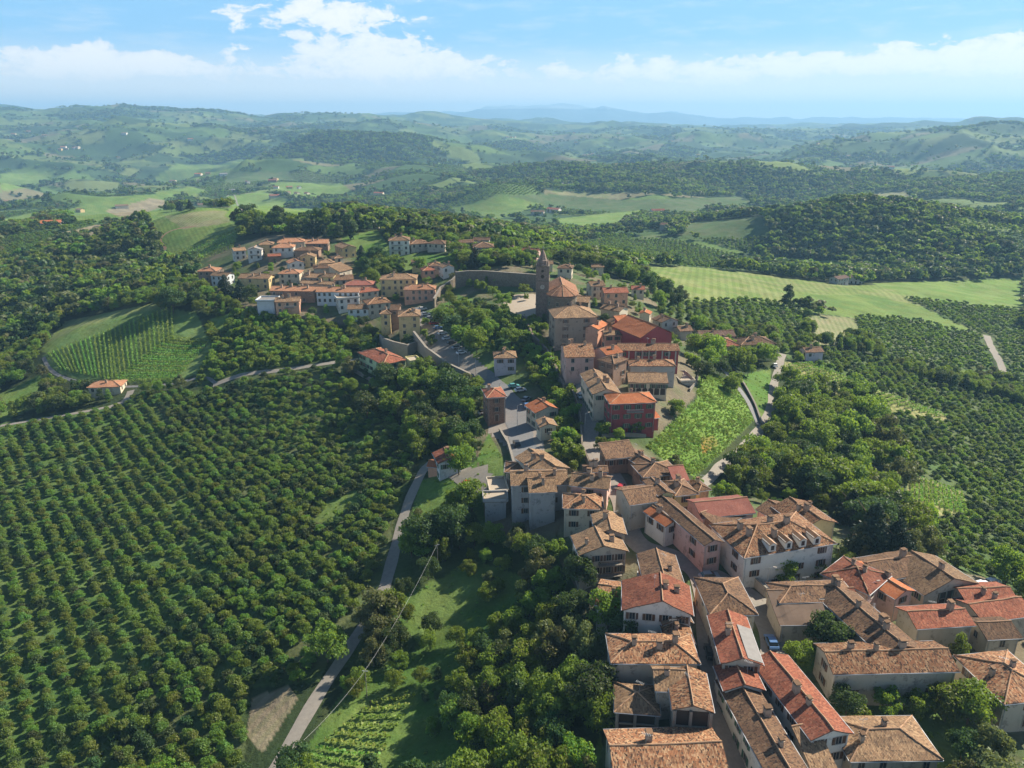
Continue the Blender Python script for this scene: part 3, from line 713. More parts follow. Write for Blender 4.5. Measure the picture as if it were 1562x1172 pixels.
# --- where trees stand
def grid_pts(sp, az, rmax, jit, rmin=50, spy=None):
    spy = spy or sp; a = math.radians(az); n = int(rmax/sp)+1; ny = int(rmax/spy)+1
    I, J = np.meshgrid(np.arange(-n, n+1)*sp, np.arange(-ny, ny+1)*spy)
    I = I.ravel()+RNG.uniform(-jit, jit, I.size); J = J.ravel()+RNG.uniform(-jit, jit, J.size)
    x = I*math.cos(a)+J*math.sin(a); y = -I*math.sin(a)+J*math.cos(a)
    r = np.hypot(x, y); k = (y > 20) & (np.abs(np.arctan2(x, y)) < math.radians(44)) & (r < rmax) & (r > rmin)
    return x[k], y[k]
def clean(x, y, cls_names, ex=1.5, hm=1.5):
    z = height(x, y); c = classify(x, y, z); k = np.isin(c, [CN.index(n) for n in cls_names]) & inview(x, y, z)
    x, y, z, c = x[k], y[k], z[k], c[k]
    k = ~near_road(x, y, ex) & ~in_house(x, y, hm); return x[k], y[k], z[k], c[k]
def zone_label(x, y, z, right):
    px, py = (float(v) for v in project(x, y, z))
    if right:
        for lim, a, b in ((650, 'leafy tree in the upper grove beside the shaded bend of the right hand road', 'upper grove trees by the right hand road'),
                          (720, 'leafy tree in the middle of the grove between the green bank and the eastern orchard', 'middle grove trees'),
                          (800, 'leafy tree in the lower grove behind the court and the white villa', 'lower grove trees behind the villa'),
                          (9999, 'small leafy tree in a garden between the lower village roofs', 'garden trees between the lower roofs')):
            if py < lim: return a, b
    if px > 850: return 'leafy tree in the dark strip just left of the lowest roofs', 'trees beside the lowest roofs'
    if py < 740: return 'leafy tree on the bank under the road fork and brick house', 'trees under the road fork'
    if py < 880: return 'leafy tree on the slope under the grey terrace block', 'trees under the grey terrace block'
    if py < 1010: return 'leafy tree around the sunny clearing between lane and village', 'trees round the sunny clearing'
    return 'leafy tree low on the slope near the young vine plot', 'trees near the young vine plot'
def plant_all():
    ind = []      # (r, kind, x, y, z, H, group key)
    HZ = []; 
    for nm, azr, sp, spy in (('hazelA', -38, 3.5, 2.8), ('hazelB', -60, 4.2, 3.4), ('hazelC', 12, 4.4, 3.4), ('hazelD', -38, 4.3, 2.3)):
        x, y = grid_pts(sp, azr, 900, .7 if nm == 'hazelA' else .6, spy=spy); x, y, z, c = clean(x, y, [nm], 2.0, 1.5)
        k = (RNG.random(len(x)) > .025) & (fbm(x/9, y/9, 91, 2) < .86); HZ.append(np.stack([x[k], y[k], z[k], np.full(k.sum(), 'ABCD'.index(nm[-1]))], 1))
    HZ = np.concatenate(HZ); r = np.hypot(HZ[:, 0], HZ[:, 1]); HZ = HZ[np.argsort(r)]; r.sort()
    gr = ['hazel trees in the dense part of the left orchard', 'young hazel rows on the middle slope', 'hazel trees in rows on the right hillside', 'hazel trees in the open rows of the left orchard']
    lb = ['bushy hazel in the dense orchard west of the lane', 'young hazel tree in the close rows below the terraced road', 'bushy hazel tree in the planted rows of the eastern orchard slope', 'smaller hazel in the open rows with grass strips']
    for q in HZ[:300]:
        yb = 'low down' if project(q[0], q[1], q[2])[1] > 1000 else 'farther up'
        tree('hazel', q[0], q[1], random.uniform(2.3, 3.7)*(.85 if q[3] == 3 else 1), lb[int(q[3])]+' '+yb, gr[int(q[3])]+' '+yb, z=q[2]-.15, sx=1.15)
    for nm, sel, lab, protos in (('hazel_orchard', slice(300, None), 'leafy hazel groves planted in rows on the hillsides', 'hazel'),):
        q = HZ[sel]; n = len(q); fs = RNG.uniform(2.3, 3.8, n)*np.where(q[:, 3] == 3, .85, 1); sc_ = np.stack([fs*1.15, fs*1.15, fs], 1)
        near = r[sel] < 420
        stuff_points('hazel_orchard', q[near, :3]-[0, 0, .15], RNG.uniform(0, 6.28, near.sum()), sc_[near], RNG.integers(0, 4, near.sum()), [FIRST[('hazel', i)] for i in range(4)], lab)
        far = ~near; FARH.append((q[far, :3], sc_[far]))
    # woods
    x, y = grid_pts(4.9, 7, 480, 2.1); x, y, z, c = clean(x, y, ['wood', 'dense', 'slope', 'park', 'yard'], 3.6, 2.4)
    k = (c != CN.index('slope')) | (RNG.random(len(x)) < .80*(fbm(x/14, y/14, 77, 2) > .33)); k &= (c != CN.index('yard')) | (RNG.random(len(x)) < .22); rt = (x > 70) & (np.hypot(x, y) < 330) & (c == CN.index('wood')); k &= ~rt | (RNG.random(len(x)) < .55); sm = np.where((c == CN.index('yard')) | (c == CN.index('park')) | (c == CN.index('slope')), .62, np.where(rt, 1.35, 1.0))[k]; x, y, z = x[k], y[k], z[k]
    r = np.hypot(x, y); o = np.argsort(r); sm = sm[o]; x, y, z, r = x[o], y[o], z[o], r[o]
    H = 4.2+5.5*fbm(x/18, y/18, 51, 2)*RNG.uniform(.7, 1.25, len(x)); 
    px, py = project(x, y, z)
    H = H*sm
    H = np.where((px > 1080) & (py < 800) & (r < 330), H*1.1, H)
    for i in range(min(270, len(x))):
        right = x[i] > 30
        tree('tall' if random.random() < .12 else 'broad', x[i], y[i], H[i], *zone_label(x[i], y[i], z[i], right), z=z[i]-.2, sx=random.uniform(.75, 1.0))
    n0 = 270; q = np.stack([x, y, z-.2], 1)[n0:]; h = H[n0:]; s_ = RNG.uniform(.75, 1.05, len(h))
    stuff_points('woodland', q, RNG.uniform(0, 6.28, len(q)), np.stack([h*s_, h*s_, h], 1), RNG.integers(0, 8, len(q)), [FIRST[('broad', i)] for i in range(6)]+[FIRST[('tall', i)] for i in range(2)], 'mixed woodland crowns covering the flanks of the hill')
    # thicket of light green bushes, and tufts on the steep bank
    x, y = grid_pts(3.2, 20, 470, 1.3); x, y, z, c = clean(x, y, ['thicket', 'cliff'], 1.0, 1.0)
    h = RNG.uniform(1.8, 5.2, len(x)); stuff_points('undergrowth', np.stack([x, y, z-.2], 1), RNG.uniform(0, 6.28, len(x)), np.stack([h, h, h], 1), RNG.integers(0, 3, len(x)), [FIRST[('bush', i)] for i in range(3)], 'light green thicket of shrubs on the slope under the houses')
    x, y = grid_pts(.75, 33, 330, .5); x, y, z, c = clean(x, y, ['bank', 'rust', 'slope', 'grass'], .3, .3)
    k = np.isin(c, [CN.index('bank'), CN.index('rust')]) | (RNG.random(len(x)) < .05); x, y, z = x[k], y[k], z[k]; b = (c[k] == CN.index('bank'))
    h = RNG.uniform(.35, 1.15, len(x)); h = np.where(b, h*(.35+.7*fbm(x/5, y/5, 61, 2)), h*.6); stuff_points('tall_grass', np.stack([x, y, z-.1], 1), RNG.uniform(0, 6.28, len(x)), np.stack([h*1.3, h*1.3, h], 1), RNG.integers(0, 3, len(x)), [FIRST[('tuft', i)] for i in range(3)], 'bright green weeds and tall grass on the steep banks')
    # middle and far distance
    P_, S_ = [], []
    x, y = grid_pts(7.2, 3, 1500, 2.8, rmin=480); z = height(x, y); c = classify(x, y, z); k = np.isin(c, [CN.index('wood'), CN.index('dense'), CN.index('thicket')]) & inview(x, y, z)
    x, y, z = x[k], y[k], z[k]; rr = np.hypot(x, y); px, py = project(x, y, z); forced = np.zeros(len(x), bool)
    for c_, Pg in LU:
        if c_ == 'wood': forced |= inpoly(px, py, Pg)
    b_, e_, w_ = farpatch(x, y); k = (forced | w_ | (rr < 820)) & ~in_house(x, y, 3) & ~near_road(x, y, 2); P_.append(np.stack([x, y, z-.3], 1)[k]); S_.append(RNG.uniform(6.5, 12, k.sum()))
    for sp, r0, r1, h0, h1 in ((11, 1500, 2600, 8, 13), (17, 2600, 4300, 9, 15), (30, 4300, 6500, 10, 16)):
        x, y = grid_pts(sp, 9, r1, sp*.42, rmin=r0); b_, e_, w_ = farpatch(x, y); z = height(x, y)
        c = classify(x, y, z); k = w_ & ((c == CN.index('wood')) | (np.hypot(x, y) > 3600)) & inview(x, y, z, 60); P_.append(np.stack([x, y, z-.5], 1)[k]); S_.append(RNG.uniform(h0, h1, k.sum()))
    P_ = np.concatenate(P_); S_ = np.concatenate(S_); f = RNG.uniform(.9, 1.3, len(S_))
    f = f*np.interp(np.hypot(P_[:, 0], P_[:, 1]), [2000, 5000, 8000], [1, 1.35, 1.8])
    stuff_points('far_woods', P_, RNG.uniform(0, 6.28, len(P_)), np.stack([S_*f, S_*f, S_], 1), RNG.integers(0, 6, len(P_)), [FIRST[('farbroad', i)] for i in range(6)], 'distant woods in the valleys and on the far hills')
    # distant orchards: rows of small crowns in some patches
    x, y = grid_pts(6.5, 24, 2700, .6, rmin=820, spy=8.5); b_, e_, w_ = farpatch(x, y); z = height(x, y); c = classify(x, y, z)
    k = ~w_ & ((b_*10 % 1) < .5) & (c == CN.index('wood')) & inview(x, y, z, 60); Q = np.stack([x, y, z-.2], 1)[k]; s = RNG.uniform(3.5, 5, len(Q))
    A = [a for a, _ in FARH]+[Q]; B = [b for _, b in FARH]+[np.stack([s*1.2, s*1.2, s], 1)]; A = np.concatenate(A); B = np.concatenate(B)
    stuff_points('far_orchard', A, RNG.uniform(0, 6.28, len(A)), B, RNG.integers(0, 3, len(A)), [FIRST[('farhazel', i)] for i in range(3)], 'distant hazel groves in rows')
    print('counts', len(HZ), len(q), len(P_), len(A), len(x))
FARH = []
# trees surveyed one by one: (px, py of the foot, height, kind, label)
TREES = [
 (265, 478, 13, 'broad', 'big round tree casting a long shadow over the terraced vineyard', 1),
 (246, 474, 10, 'broad', 'darker tree at the upper corner of the terraced vineyard', 4),
 (300, 470, 9, 'broad', 'tree between the terraced vineyard and the pale block of houses', 1),
 (345, 452, 12, 'cedar', 'dark conifer in front of the ochre flat roofed house', 0),
 (368, 458, 11, 'cedar', 'second dark conifer below the ochre flat roofed house', 1),
 (385, 462, 9, 'broad', 'dark tree above the pale blue shed', 1),
 (767, 470, 7, 'broad', 'clipped round tree alone on the edge of the sunny square', 0),
 (752, 455, 6, 'broad', 'round tree beside the path under the long retaining wall', 0),
 (733, 447, 6.5, 'broad', 'tree at the left end of the row under the long wall', 2),
 (800, 452, 6, 'broad', 'bushy tree on the terrace next to the bell tower', 0),
 (686, 470, 8, 'broad', 'leafy tree at the upper end of the park beside the car park', 0),
 (676, 492, 8, 'broad', 'leafy tree shading the upper rows of the car park', 2),
 (690, 510, 8, 'broad', 'tall leafy tree inside the park above the parked cars', 1),
 (705, 528, 9, 'broad', 'leafy tree at the lower edge of the car park', 0),
 (727, 540, 10, 'broad', 'broad bright tree near the bottom of the park', 3),
 (745, 520, 9, 'broad', 'leafy tree in the middle of the park', 0),
 (765, 505, 8, 'broad', 'tree in the park just under the clipped round one', 2),
 (780, 530, 9, 'broad', 'tree at the right side of the park above the lilac house', 2),
 (712, 492, 8, 'broad', 'small tree among the park paths', 2),
 (730, 500, 8, 'broad', 'dark tree among the park paths', 4),
 (770, 555, 7, 'tall', 'slender tree behind the lilac house', 0),
 (650, 497, 4, 'bush', 'small tree planted on the car park edge by the ochre block', 1),
 (657, 527, 5, 'bush', 'round shrub tree on the wall edge of the car park', 1),
 (648, 515, 4.5, 'bush', 'small shrub beside the ochre corner tower', 0),
 (625, 362, 15, 'cypress', 'tall dark cypress behind the white villa', 0),
 (617, 362, 11, 'cypress', 'shorter cypress beside the tall one behind the white villa', 1),
 (575, 405, 11, 'broad', 'dark tree right of the upper houses', 1),
 (560, 425, 11, 'tall', 'dark slender tree behind the pale ochre town house', 0),
 (568, 440, 10, 'broad', 'dark tree touching the pale ochre town house', 4),
 (585, 425, 9, 'broad', 'tree above the roof of the pale ochre town house', 2),
 (552, 400, 10, 'cedar', 'dark conifer beside the upper farm court', 0),
 (640, 415, 8, 'broad', 'tree in front of the small red roofed houses on the ridge', 0),
 (725, 408, 11, 'cedar', 'dark conifer on the terrace above the long wall', 1),
 (700, 400, 7, 'broad', 'tree left of the dark conifer above the long wall', 5),
 (712, 398, 5, 'bush', 'pale blossoming bush on the upper terrace', 0),
 (745, 405, 6, 'broad', 'bright tree on the upper terrace', 3),
 (785, 400, 8, 'broad', 'bright round tree left of the bell tower top', 3),
 (805, 405, 7, 'broad', 'dark tree just left of the bell tower', 4),
 (858, 405, 9, 'broad', 'dense green tree behind the church roof', 1),
 (885, 410, 10, 'broad', 'tree right of the church roof', 4),
 (905, 415, 11, 'broad', 'dark tree behind the red roofed houses by the church', 4),
 (925, 420, 10, 'broad', 'tall tree in the belt behind the pink house', 1),
 (945, 425, 11, 'broad', 'tree in the belt above the pink house roof', 0),
 (965, 432, 9, 'broad', 'last tree of the belt before the striped meadow', 4),
 (992, 448, 11, 'broad', 'round tree at the corner of the striped meadow', 1),
 (1018, 462, 12, 'tall', 'dark slender tree above the hazel grove', 0),
 (1005, 470, 9, 'broad', 'tree beside the dark slender one above the hazel grove', 4),
 (1030, 470, 8, 'broad', 'tree at the upper rim of the eastern hazel grove', 1),
 (1200, 472, 15, 'tall', 'lone tall tree standing out against the striped meadow', 0),
 (1232, 478, 9, 'broad', 'lone tree right of the tall one in the meadow', 5),
 (1248, 480, 6, 'bush', 'bush beside the brownish field', 1),
 (1056, 512, 7, 'cypress', 'small cypress between the brown roofed houses', 0),
 (1070, 585, 8, 'broad', 'tree at the top of the steep green bank', 1),
 (1055, 560, 6, 'bush', 'bright bush behind the red hall', 0),
 (1098, 575, 7, 'broad', 'tree under the long yellow house', 1),
 (1120, 590, 6, 'broad', 'tree in the garden of the long yellow house', 0),
 (1140, 575, 6, 'broad', 'small tree in front of the long yellow house', 2),
 (1115, 600, 7, 'broad', 'tree above the retaining wall of the curved road', 4),
 (1217, 552, 5, 'bush', 'bright bush beside the little white house', 0),
 (1200, 655, 13, 'broad', 'big dark tree beside the shaded stretch of road', 4),
 (1215, 625, 12, 'broad', 'big rounded tree over the road at the grove end', 1),
 (1245, 700, 13, 'broad', 'vivid green big tree in the middle of the grove', 3),
 (1200, 730, 10, 'broad', 'bright feathery tree at the front of the grove', 3),
 (1290, 690, 15, 'broad', 'tall rounded tree crowning the grove', 0),
 (1340, 700, 16, 'broad', 'tallest tree at the right end of the grove', 5),
 (1320, 660, 14, 'broad', 'rounded tree on the rear edge of the grove', 3),
 (1120, 750, 8, 'tall', 'slender tree behind the rose metal roof', 1),
 (1150, 750, 8, 'tall', 'feathery slender tree behind the court of the villa', 1),
 (1325, 850, 14, 'cedar', 'very dark spreading conifer behind the white villa', 0),
 (1362, 860, 12, 'cedar', 'second very dark conifer at the end of the villa garden', 1),
 (1295, 800, 10, 'cedar', 'dark conifer touching the rear corner of the white villa', 0),
 (1178, 872, 5, 'broad', 'dark tree in the walled garden corner of the white villa', 1),
 (1195, 888, 6, 'broad', 'round bright tree in the walled villa garden', 3),
 (1245, 885, 5, 'broad', 'round dark shrub tree at the villa garden end', 4),
 (1262, 890, 3, 'bush', 'light green bush at the right of the villa garden', 0),
 (1217, 1020, 5, 'broad', 'round light green tree between street and garden', 3),
 (1262, 1000, 8, 'broad', 'large dense tree in the garden behind the long beige farmhouse', 1),
 (1300, 950, 4, 'bush', 'grey green bush beside the flat brown roof', 1),
 (890, 900, 9, 'broad', 'tree in front of the brown roofed house with balconies', 1),
 (930, 960, 8, 'broad', 'light tree covering the corner of the white gabled house', 3),
 (950, 985, 6, 'broad', 'darker tree beneath the white gabled house', 1),
 (900, 1090, 9, 'broad', 'big round tree left of the open barn', 1),
 (875, 1180, 6, 'broad', 'bright tree at the bottom corner of the last roof', 3),
 (1290, 1090, 5, 'broad', 'fruit tree at the left end of the farmhouse garden', 1),
 (1310, 1110, 4, 'bush', 'small shrub in the farmhouse garden', 1),
 (1350, 1090, 5, 'broad', 'fruit tree below the second window of the beige farmhouse', 0),
 (1395, 1095, 5, 'broad', 'fruit tree below the middle of the beige farmhouse', 0),
 (1440, 1100, 7, 'broad', 'dark tree in the right part of the farmhouse garden', 4),
 (1475, 1105, 8, 'broad', 'dark tree beside the corner house at the frame edge', 4),
 (1500, 1160, 7, 'broad', 'pale green tree in the lower garden', 5),
 (1465, 1160, 5, 'broad', 'small tree near the hipped brown roof', 1),
 (1335, 1165, 5, 'broad', 'olive green tree before the low brown roof', 5),
 (1460, 1010, 6, 'tall', 'grey green slender tree behind the beige farmhouse', 1),
 (920, 665, 5, 'bush', 'round bush before the green and white terrace house', 0),
 (970, 660, 5, 'bush', 'round bush before the crimson house', 1),
 (915, 685, 4, 'bush', 'bush by the street wall under the crimson house', 1),
 (700, 725, 9, 'broad', 'reddish dark tree beside the lone cottage', 4),
 (640, 700, 6, 'bush', 'shrub behind the lone cottage', 1),
 (628, 850, 9, 'broad', 'large dark tree overhanging the lane', 4),
 (650, 840, 10, 'broad', 'large leafy tree right of the lane bend', 1),
 (690, 830, 10, 'broad', 'large tree on the slope under the terraces', 1),
 (720, 780, 9, 'broad', 'tree at the foot of the terrace buildings', 4),
 (575, 960, 10, 'broad', 'grey green round tree at the shaded end of the lane', 5),
 (500, 1010, 9, 'broad', 'round tree where the lane leaves the shade', 0),
 (590, 590, 9, 'broad', 'tree in front of the green and ochre hall', 1),
 (625, 600, 10, 'broad', 'large tree at the corner of the green and ochre hall', 0),
 (560, 640, 10, 'broad', 'rounded tree downhill of the green and ochre hall', 1),
 (600, 640, 11, 'broad', 'large rounded tree on the slope below the road', 0),
 (690, 615, 12, 'broad', 'largest rounded tree under the road bend', 1),
 (660, 600, 9, 'broad', 'tree just below the sloping road', 4),
 (535, 600, 6, 'broad', 'pale green tree by the dark foundation wall', 3),
 (470, 362, 12, 'tall', 'slender tree at the left of the dark belt above the roofs', 0),
 (275, 322, 12, 'cedar', 'dark conifer in the clump on the hilltop', 0),
 (262, 324, 10, 'broad', 'left tree of the clump on the hilltop', 4),
 (290, 321, 9, 'cedar', 'smaller conifer in the clump on the hilltop', 1),
 (318, 316, 10, 'broad', 'rounded dark tree by the hilltop villa', 1),
 (338, 316, 9, 'broad', 'tree right of the hilltop villa', 4),
 (182, 348, 10, 'cypress', 'dark pointed tree at the left of the field clump', 0),
 (197, 349, 9, 'broad', 'middle tree of the field clump', 4),
 (212, 348, 9, 'cypress', 'dark pointed tree at the right of the field clump', 1),
 (378, 345, 16, 'broad', 'big rounded tree beside the green hill field', 1),
]
def plant_named():
    for px, py, H, kind, label, var in TREES:
        x, y = ground_at(px, py); tree(kind, x, y, H, label, var=var, sx=1.0 if kind in ('cypress', 'cedar', 'tall') else random.uniform(.85, 1.0))
    g = 'dark conifers in the belt above the upper houses'
    for i in range(34):      # belt of tall dark trees behind the upper houses
        px = 368+i*5.4+random.uniform(-3, 3); py = 352+random.uniform(-6, 10) + (6 if i > 20 else 0); x, y = ground_at(px, py)
        k = 'cypress' if i > 12 and i % 2 else 'tall'
        tree(k, x, y, random.uniform(9, 16), 'dark pointed tree in the close belt above the upper houses' if k == 'cypress' else 'dark full tree in the close belt above the upper houses', g, sx=1.3)
    for k in ('farbroad', 'farhazel', 'tuft', 'bush', 'broad', 'hazel'):
        for i in range(len(PR[k])):
            if (k, i) in FIRST: continue
            # a first plant of each small form, standing among its like
            if k in ('broad', 'hazel', 'bush'): nm, sp_, H = k, None, 5
            spot = {'farbroad': (1350+i*9, 372+i*4), 'farhazel': (1100+i*14, 400), 'tuft': (1075+i*9, 640+i*6), 'bush': (430+i*12, 522), 'broad': (1270+i*8, 655), 'hazel': (150+i*20, 1120)}[k]
            x, y = ground_at(*spot); nm, cat = {'farbroad': ('woodland_tree', 'tree'), 'farhazel': ('orchard_tree', 'hazel tree'), 'tuft': ('weed_tuft', 'weeds')}.get(k, KIND.get(k))
            H = {'farbroad': 9, 'farhazel': 4.2, 'tuft': .9, 'bush': 3.5, 'broad': 9, 'hazel': 4}[k]
            o = empty(nm, (x, y, hz(x, y)-.1), 0, H)
            tag(o, {'farbroad': 'tree in the wood on the far side of the eastern valley', 'farhazel': 'small round tree in the grove beyond the striped meadow', 'tuft': 'clump of bright weeds on the steep green bank', 'bush': 'shrub inside the light green thicket under the houses', 'broad': 'tree deep inside the eastern grove', 'hazel': 'hazel tree low in the left orchard'}[k], cat, {'farbroad': 'trees of the eastern wood', 'farhazel': 'trees of the far grove', 'tuft': 'weeds on the green bank', 'bush': 'thicket shrubs', 'broad': 'trees deep in the grove', 'hazel': 'hazels low in the left orchard'}[k])
            FIRST[(k, i)] = link('crown', PR[k][i][0], o); link('trunk', TRK[k if k in TRK else 'bush'], o)
# vines: each row a hedge of leaves on its own line of posts
def vine_row(p0, p1, label, group, h=1.5):
    d = Vector((p1[0]-p0[0], p1[1]-p0[1])); n = max(2, int(d.length/1.1)); g = RNG
    xs = np.linspace(p0[0], p1[0], n+1); ys = np.linspace(p0[1], p1[1], n+1); zs = height(xs, ys)
    V, F_ = [], []
    nrm = np.array([d.y, -d.x])/d.length
    m = n*14; t_ = g.random(m)*n; i = np.minimum(t_.astype(int), n-1); f = t_-i
    cx = xs[i]*(1-f)+xs[i+1]*f + nrm[0]*g.normal(0, .26, m); cy = ys[i]*(1-f)+ys[i+1]*f + nrm[1]*g.normal(0, .26, m); cz = zs[i]*(1-f)+zs[i+1]*f + g.uniform(.35, h, m)
    p = np.stack([cx, cy, cz], 1); a = g.normal(size=(m, 3)); a /= np.linalg.norm(a, axis=1)[:, None]; b = np.cross(a, g.normal(size=(m, 3))); b /= np.linalg.norm(b, axis=1)[:, None]; s = g.uniform(.16, .34, (m, 1))
    V = np.stack([p-a*s, p-b*s, p+a*s, p+b*s], 1).reshape(-1, 3); o0 = np.array([p0[0], p0[1], zs[0]])
    me = mesh_from('vine_row', (V-o0).tolist(), np.arange(m*4).reshape(-1, 4).tolist(), [L['vine']])
    o = link('vine_row', me, None, tuple(o0)); tag(o, label, 'vine row', group)
    b_ = MB()
    for k in range(0, n+1, 6):
        q = (xs[k]-o0[0], ys[k]-o0[1], zs[k]-o0[2]); b_.box(q[0]-.05, q[0]+.05, q[1]-.05, q[1]+.05, q[2]-.3, q[2]+h+.1)
    b_.build('post', M['bark'], o)
def vineyards():
    def fam(a0, a1, b0, b1, n, lab, grp, h=1.5):
        for i in range(n):
            u = i/(n-1); A = (a0[0]+(a1[0]-a0[0])*u, a0[1]+(a1[1]-a0[1])*u); B = (b0[0]+(b1[0]-b0[0])*u, b0[1]+(b1[1]-b0[1])*u)
            vine_row(ground_at(*A), ground_at(*B), lab, grp, h)
    fam((74, 540), (165, 505), (95, 566), (172, 582), 14, 'vine row running downhill at the far left of the terraced vineyard', 'left downhill vine rows of the terraced vineyard', 1.35)
    fam((168, 504), (262, 470), (178, 580), (264, 520), 14, 'vine row running downhill in the middle of the terraced vineyard', 'middle downhill vine rows of the terraced vineyard', 1.35)
    fam((258, 515), (170, 583), (322, 520), (270, 581), 19, 'vine row running across the slope in the right half of the terraced vineyard', 'cross slope vine rows of the terraced vineyard', 1.35)
    fam((1392, 726), (1466, 754), (1390, 764), (1474, 788), 12, 'vine row in the small sunny plot at the edge of the eastern grove', 'vine rows of the small sunny plot')
    fam((1202, 560), (1300, 602), (1240, 556), (1330, 592), 12, 'vine row on the sunny strip below the little white house', 'vine rows of the sunny strip')
    fam((1300, 604), (1425, 636), (1332, 593), (1446, 636), 12, 'vine row at the pointed end of the sunny strip', 'vine rows at the end of the sunny strip')
    fam((250, 396), (296, 404), (364, 352), (356, 380), 11, 'vine row on the green hill field above the wood', 'vine rows of the green hill field', 2.2)
    fam((455, 1165), (565, 1075), (560, 1190), (635, 1062), 9, 'low vine row in the young plot at the foot of the slope', 'low vine rows of the young plot', .9)
# ------------------------------------------------------------------ houses
def win_mesh(shut):
    b = MB(); w, h = .48, .66
    b.box(-w-.1, w+.1, -.05, .02, h, h+.1, 1); b.box(-w-.14, w+.14, -.12, .02, -h-.1, -h, 1)
    b.box(-w-.1, -w, -.05, .02, -h, h, 1); b.box(w, w+.1, -.05, .02, -h, h, 1)
    b.box(-w, w, -.012, .02, -h, h, 0); b.box(-.03, .03, -.03, .0, -h, h, 1); 
    return b.mesh('window', [M['glass'], M['frame']])
def shut_mesh(m_):
    b = MB()
    b.box(-.25, .25, -.11, -.055, -.68, .68)
    return b.mesh('shutter', [m_])
def door_mesh():
    b = MB(); b.box(-.55, .55, -.03, .02, 0, 2.1, 0); b.box(-.7, -.55, -.07, .02, 0, 2.25, 1); b.box(.55, .7, -.07, .02, 0, 2.25, 1); b.box(-.55, .55, -.07, .02, 2.1, 2.25, 1)
    return b.mesh('door', [M['door'], M['frame']])
def chim_mesh(i):
    b = MB(); w = .38+.08*i
    b.box(-w, w, -w*.75, w*.75, -.9, 1.05+.2*i, 0); b.box(-w-.1, w+.1, -w*.75-.1, w*.75+.1, 1.05+.2*i, 1.15+.2*i, 0)
    z = 1.15+.2*i
    for s in (-1, 1):
        b.box(s*(w-.08)-.06, s*(w-.08)+.06, -w*.6, w*.6, z, z+.25, 0)
    b.box(-w-.12, w+.12, -w*.75-.12, w*.75+.12, z+.25, z+.36, 1, .06)
    return b.mesh('chimney', [M['chim'], M['t_brown']])
def arch_mesh(w, h):
    b = MB(); n0 = len(b.v); pts = [(-w/2, 0)]+[(-w/2*math.cos(math.pi*k/10), h-w/2+w/2*math.sin(math.pi*k/10)) for k in range(11)]+[(w/2, 0)]
    b.v += [(x, -.03, z) for x, z in pts]+[(x, .05, z) for x, z in pts]; n = len(pts)
    b.f.append(tuple(range(n))); b.m.append(0)
    for k in range(n-1): b.f.append((k, k+n, k+n+1, k+1)); b.m.append(0)
    return b.mesh('archway', [M['dark']])
HM = dict(win=win_mesh(0), shut_b=shut_mesh(M['shutter_brown']), shut_g=shut_mesh(M['shutter_green']), door=door_mesh(), chim=[chim_mesh(i) for i in range(3)], arch=arch_mesh(1.6, 2.4))
# aerials, satellite dishes
def aerial():
    b = MB(); b.tube([(0, 0, -.3), (0, 0, 2.6)], [.025, .02], 4)
    b.tube([(-.7, 0, 2.4), (.7, 0, 2.4)], [.02, .02], 4)
    for k in range(6): b.tube([(-.6+.24*k, -.3, 2.4), (-.6+.24*k, .3, 2.4)], [.012, .012], 3)
    return b.mesh('aerial', [M['metal']])
HM['aerial'] = aerial()
HOUSES = []
def patch_slope(B, pts, uvw, res, sag, th=.2):
    """a slope of the roof as a slab: pts 4 (or 3) corners eave-left, eave-right, top-right, top-left"""
    if len(pts) == 3: pts = [pts[0], pts[1], pts[2], pts[2]]
    p = [np.array(q, float) for q in pts]
    L0 = max(np.linalg.norm(p[1]-p[0]), np.linalg.norm(p[2]-p[3])); L1 = max(np.linalg.norm(p[3]-p[0]), np.linalg.norm(p[2]-p[1]))
    nu, nv = max(1, int(L0/res)), max(1, int(L1/res)); u = np.linspace(0, 1, nu+1); v = np.linspace(0, 1, nv+1); U, Vv = np.meshgrid(u, v)
    G = (p[0]*((1-U)*(1-Vv))[..., None]+p[1]*(U*(1-Vv))[..., None]+p[2]*(U*Vv)[..., None]+p[3]*((1-U)*Vv)[..., None])
    n_ = vnoise(G[..., 0]/2.3+sag, G[..., 1]/2.3, 5)-.5; G[..., 2] += n_*.26
    e = (p[1]-p[0])/max(1e-6, np.linalg.norm(p[1]-p[0])); s = (p[3]+p[2])/2-(p[0]+p[1])/2; s /= max(1e-6, np.linalg.norm(s))
    uu = (G-p[0])@e; vv = (G-p[0])@s
    n0 = len(B.v); A = G.reshape(-1, 3); Bt = A.copy(); Bt[:, 2] -= th
    B.v += A.tolist()+Bt.tolist(); uvs = np.stack([uu.ravel(), vv.ravel()], 1); N = len(A)
    B.uvv += uvs.tolist()+uvs.tolist(); w_ = nu+1
    for j in range(nv):
        for i in range(nu):
            a = n0+j*w_+i; B.f.append((a, a+1, a+1+w_, a+w_)); B.m.append(0); B.f.append((a+N, a+w_+N, a+1+w_+N, a+1+N)); B.m.append(1)
    ring = [j for j in range(nu+1)]+[j*w_+nu for j in range(1, nv+1)]+[nv*w_+i for i in range(nu-1, -1, -1)]+[j*w_ for j in range(nv-1, 0, -1)]
    for k in range(len(ring)):
        a, b = n0+ring[k], n0+ring[(k+1) % len(ring)]; B.f.append((a, a+N, b+N, b)); B.m.append(1)
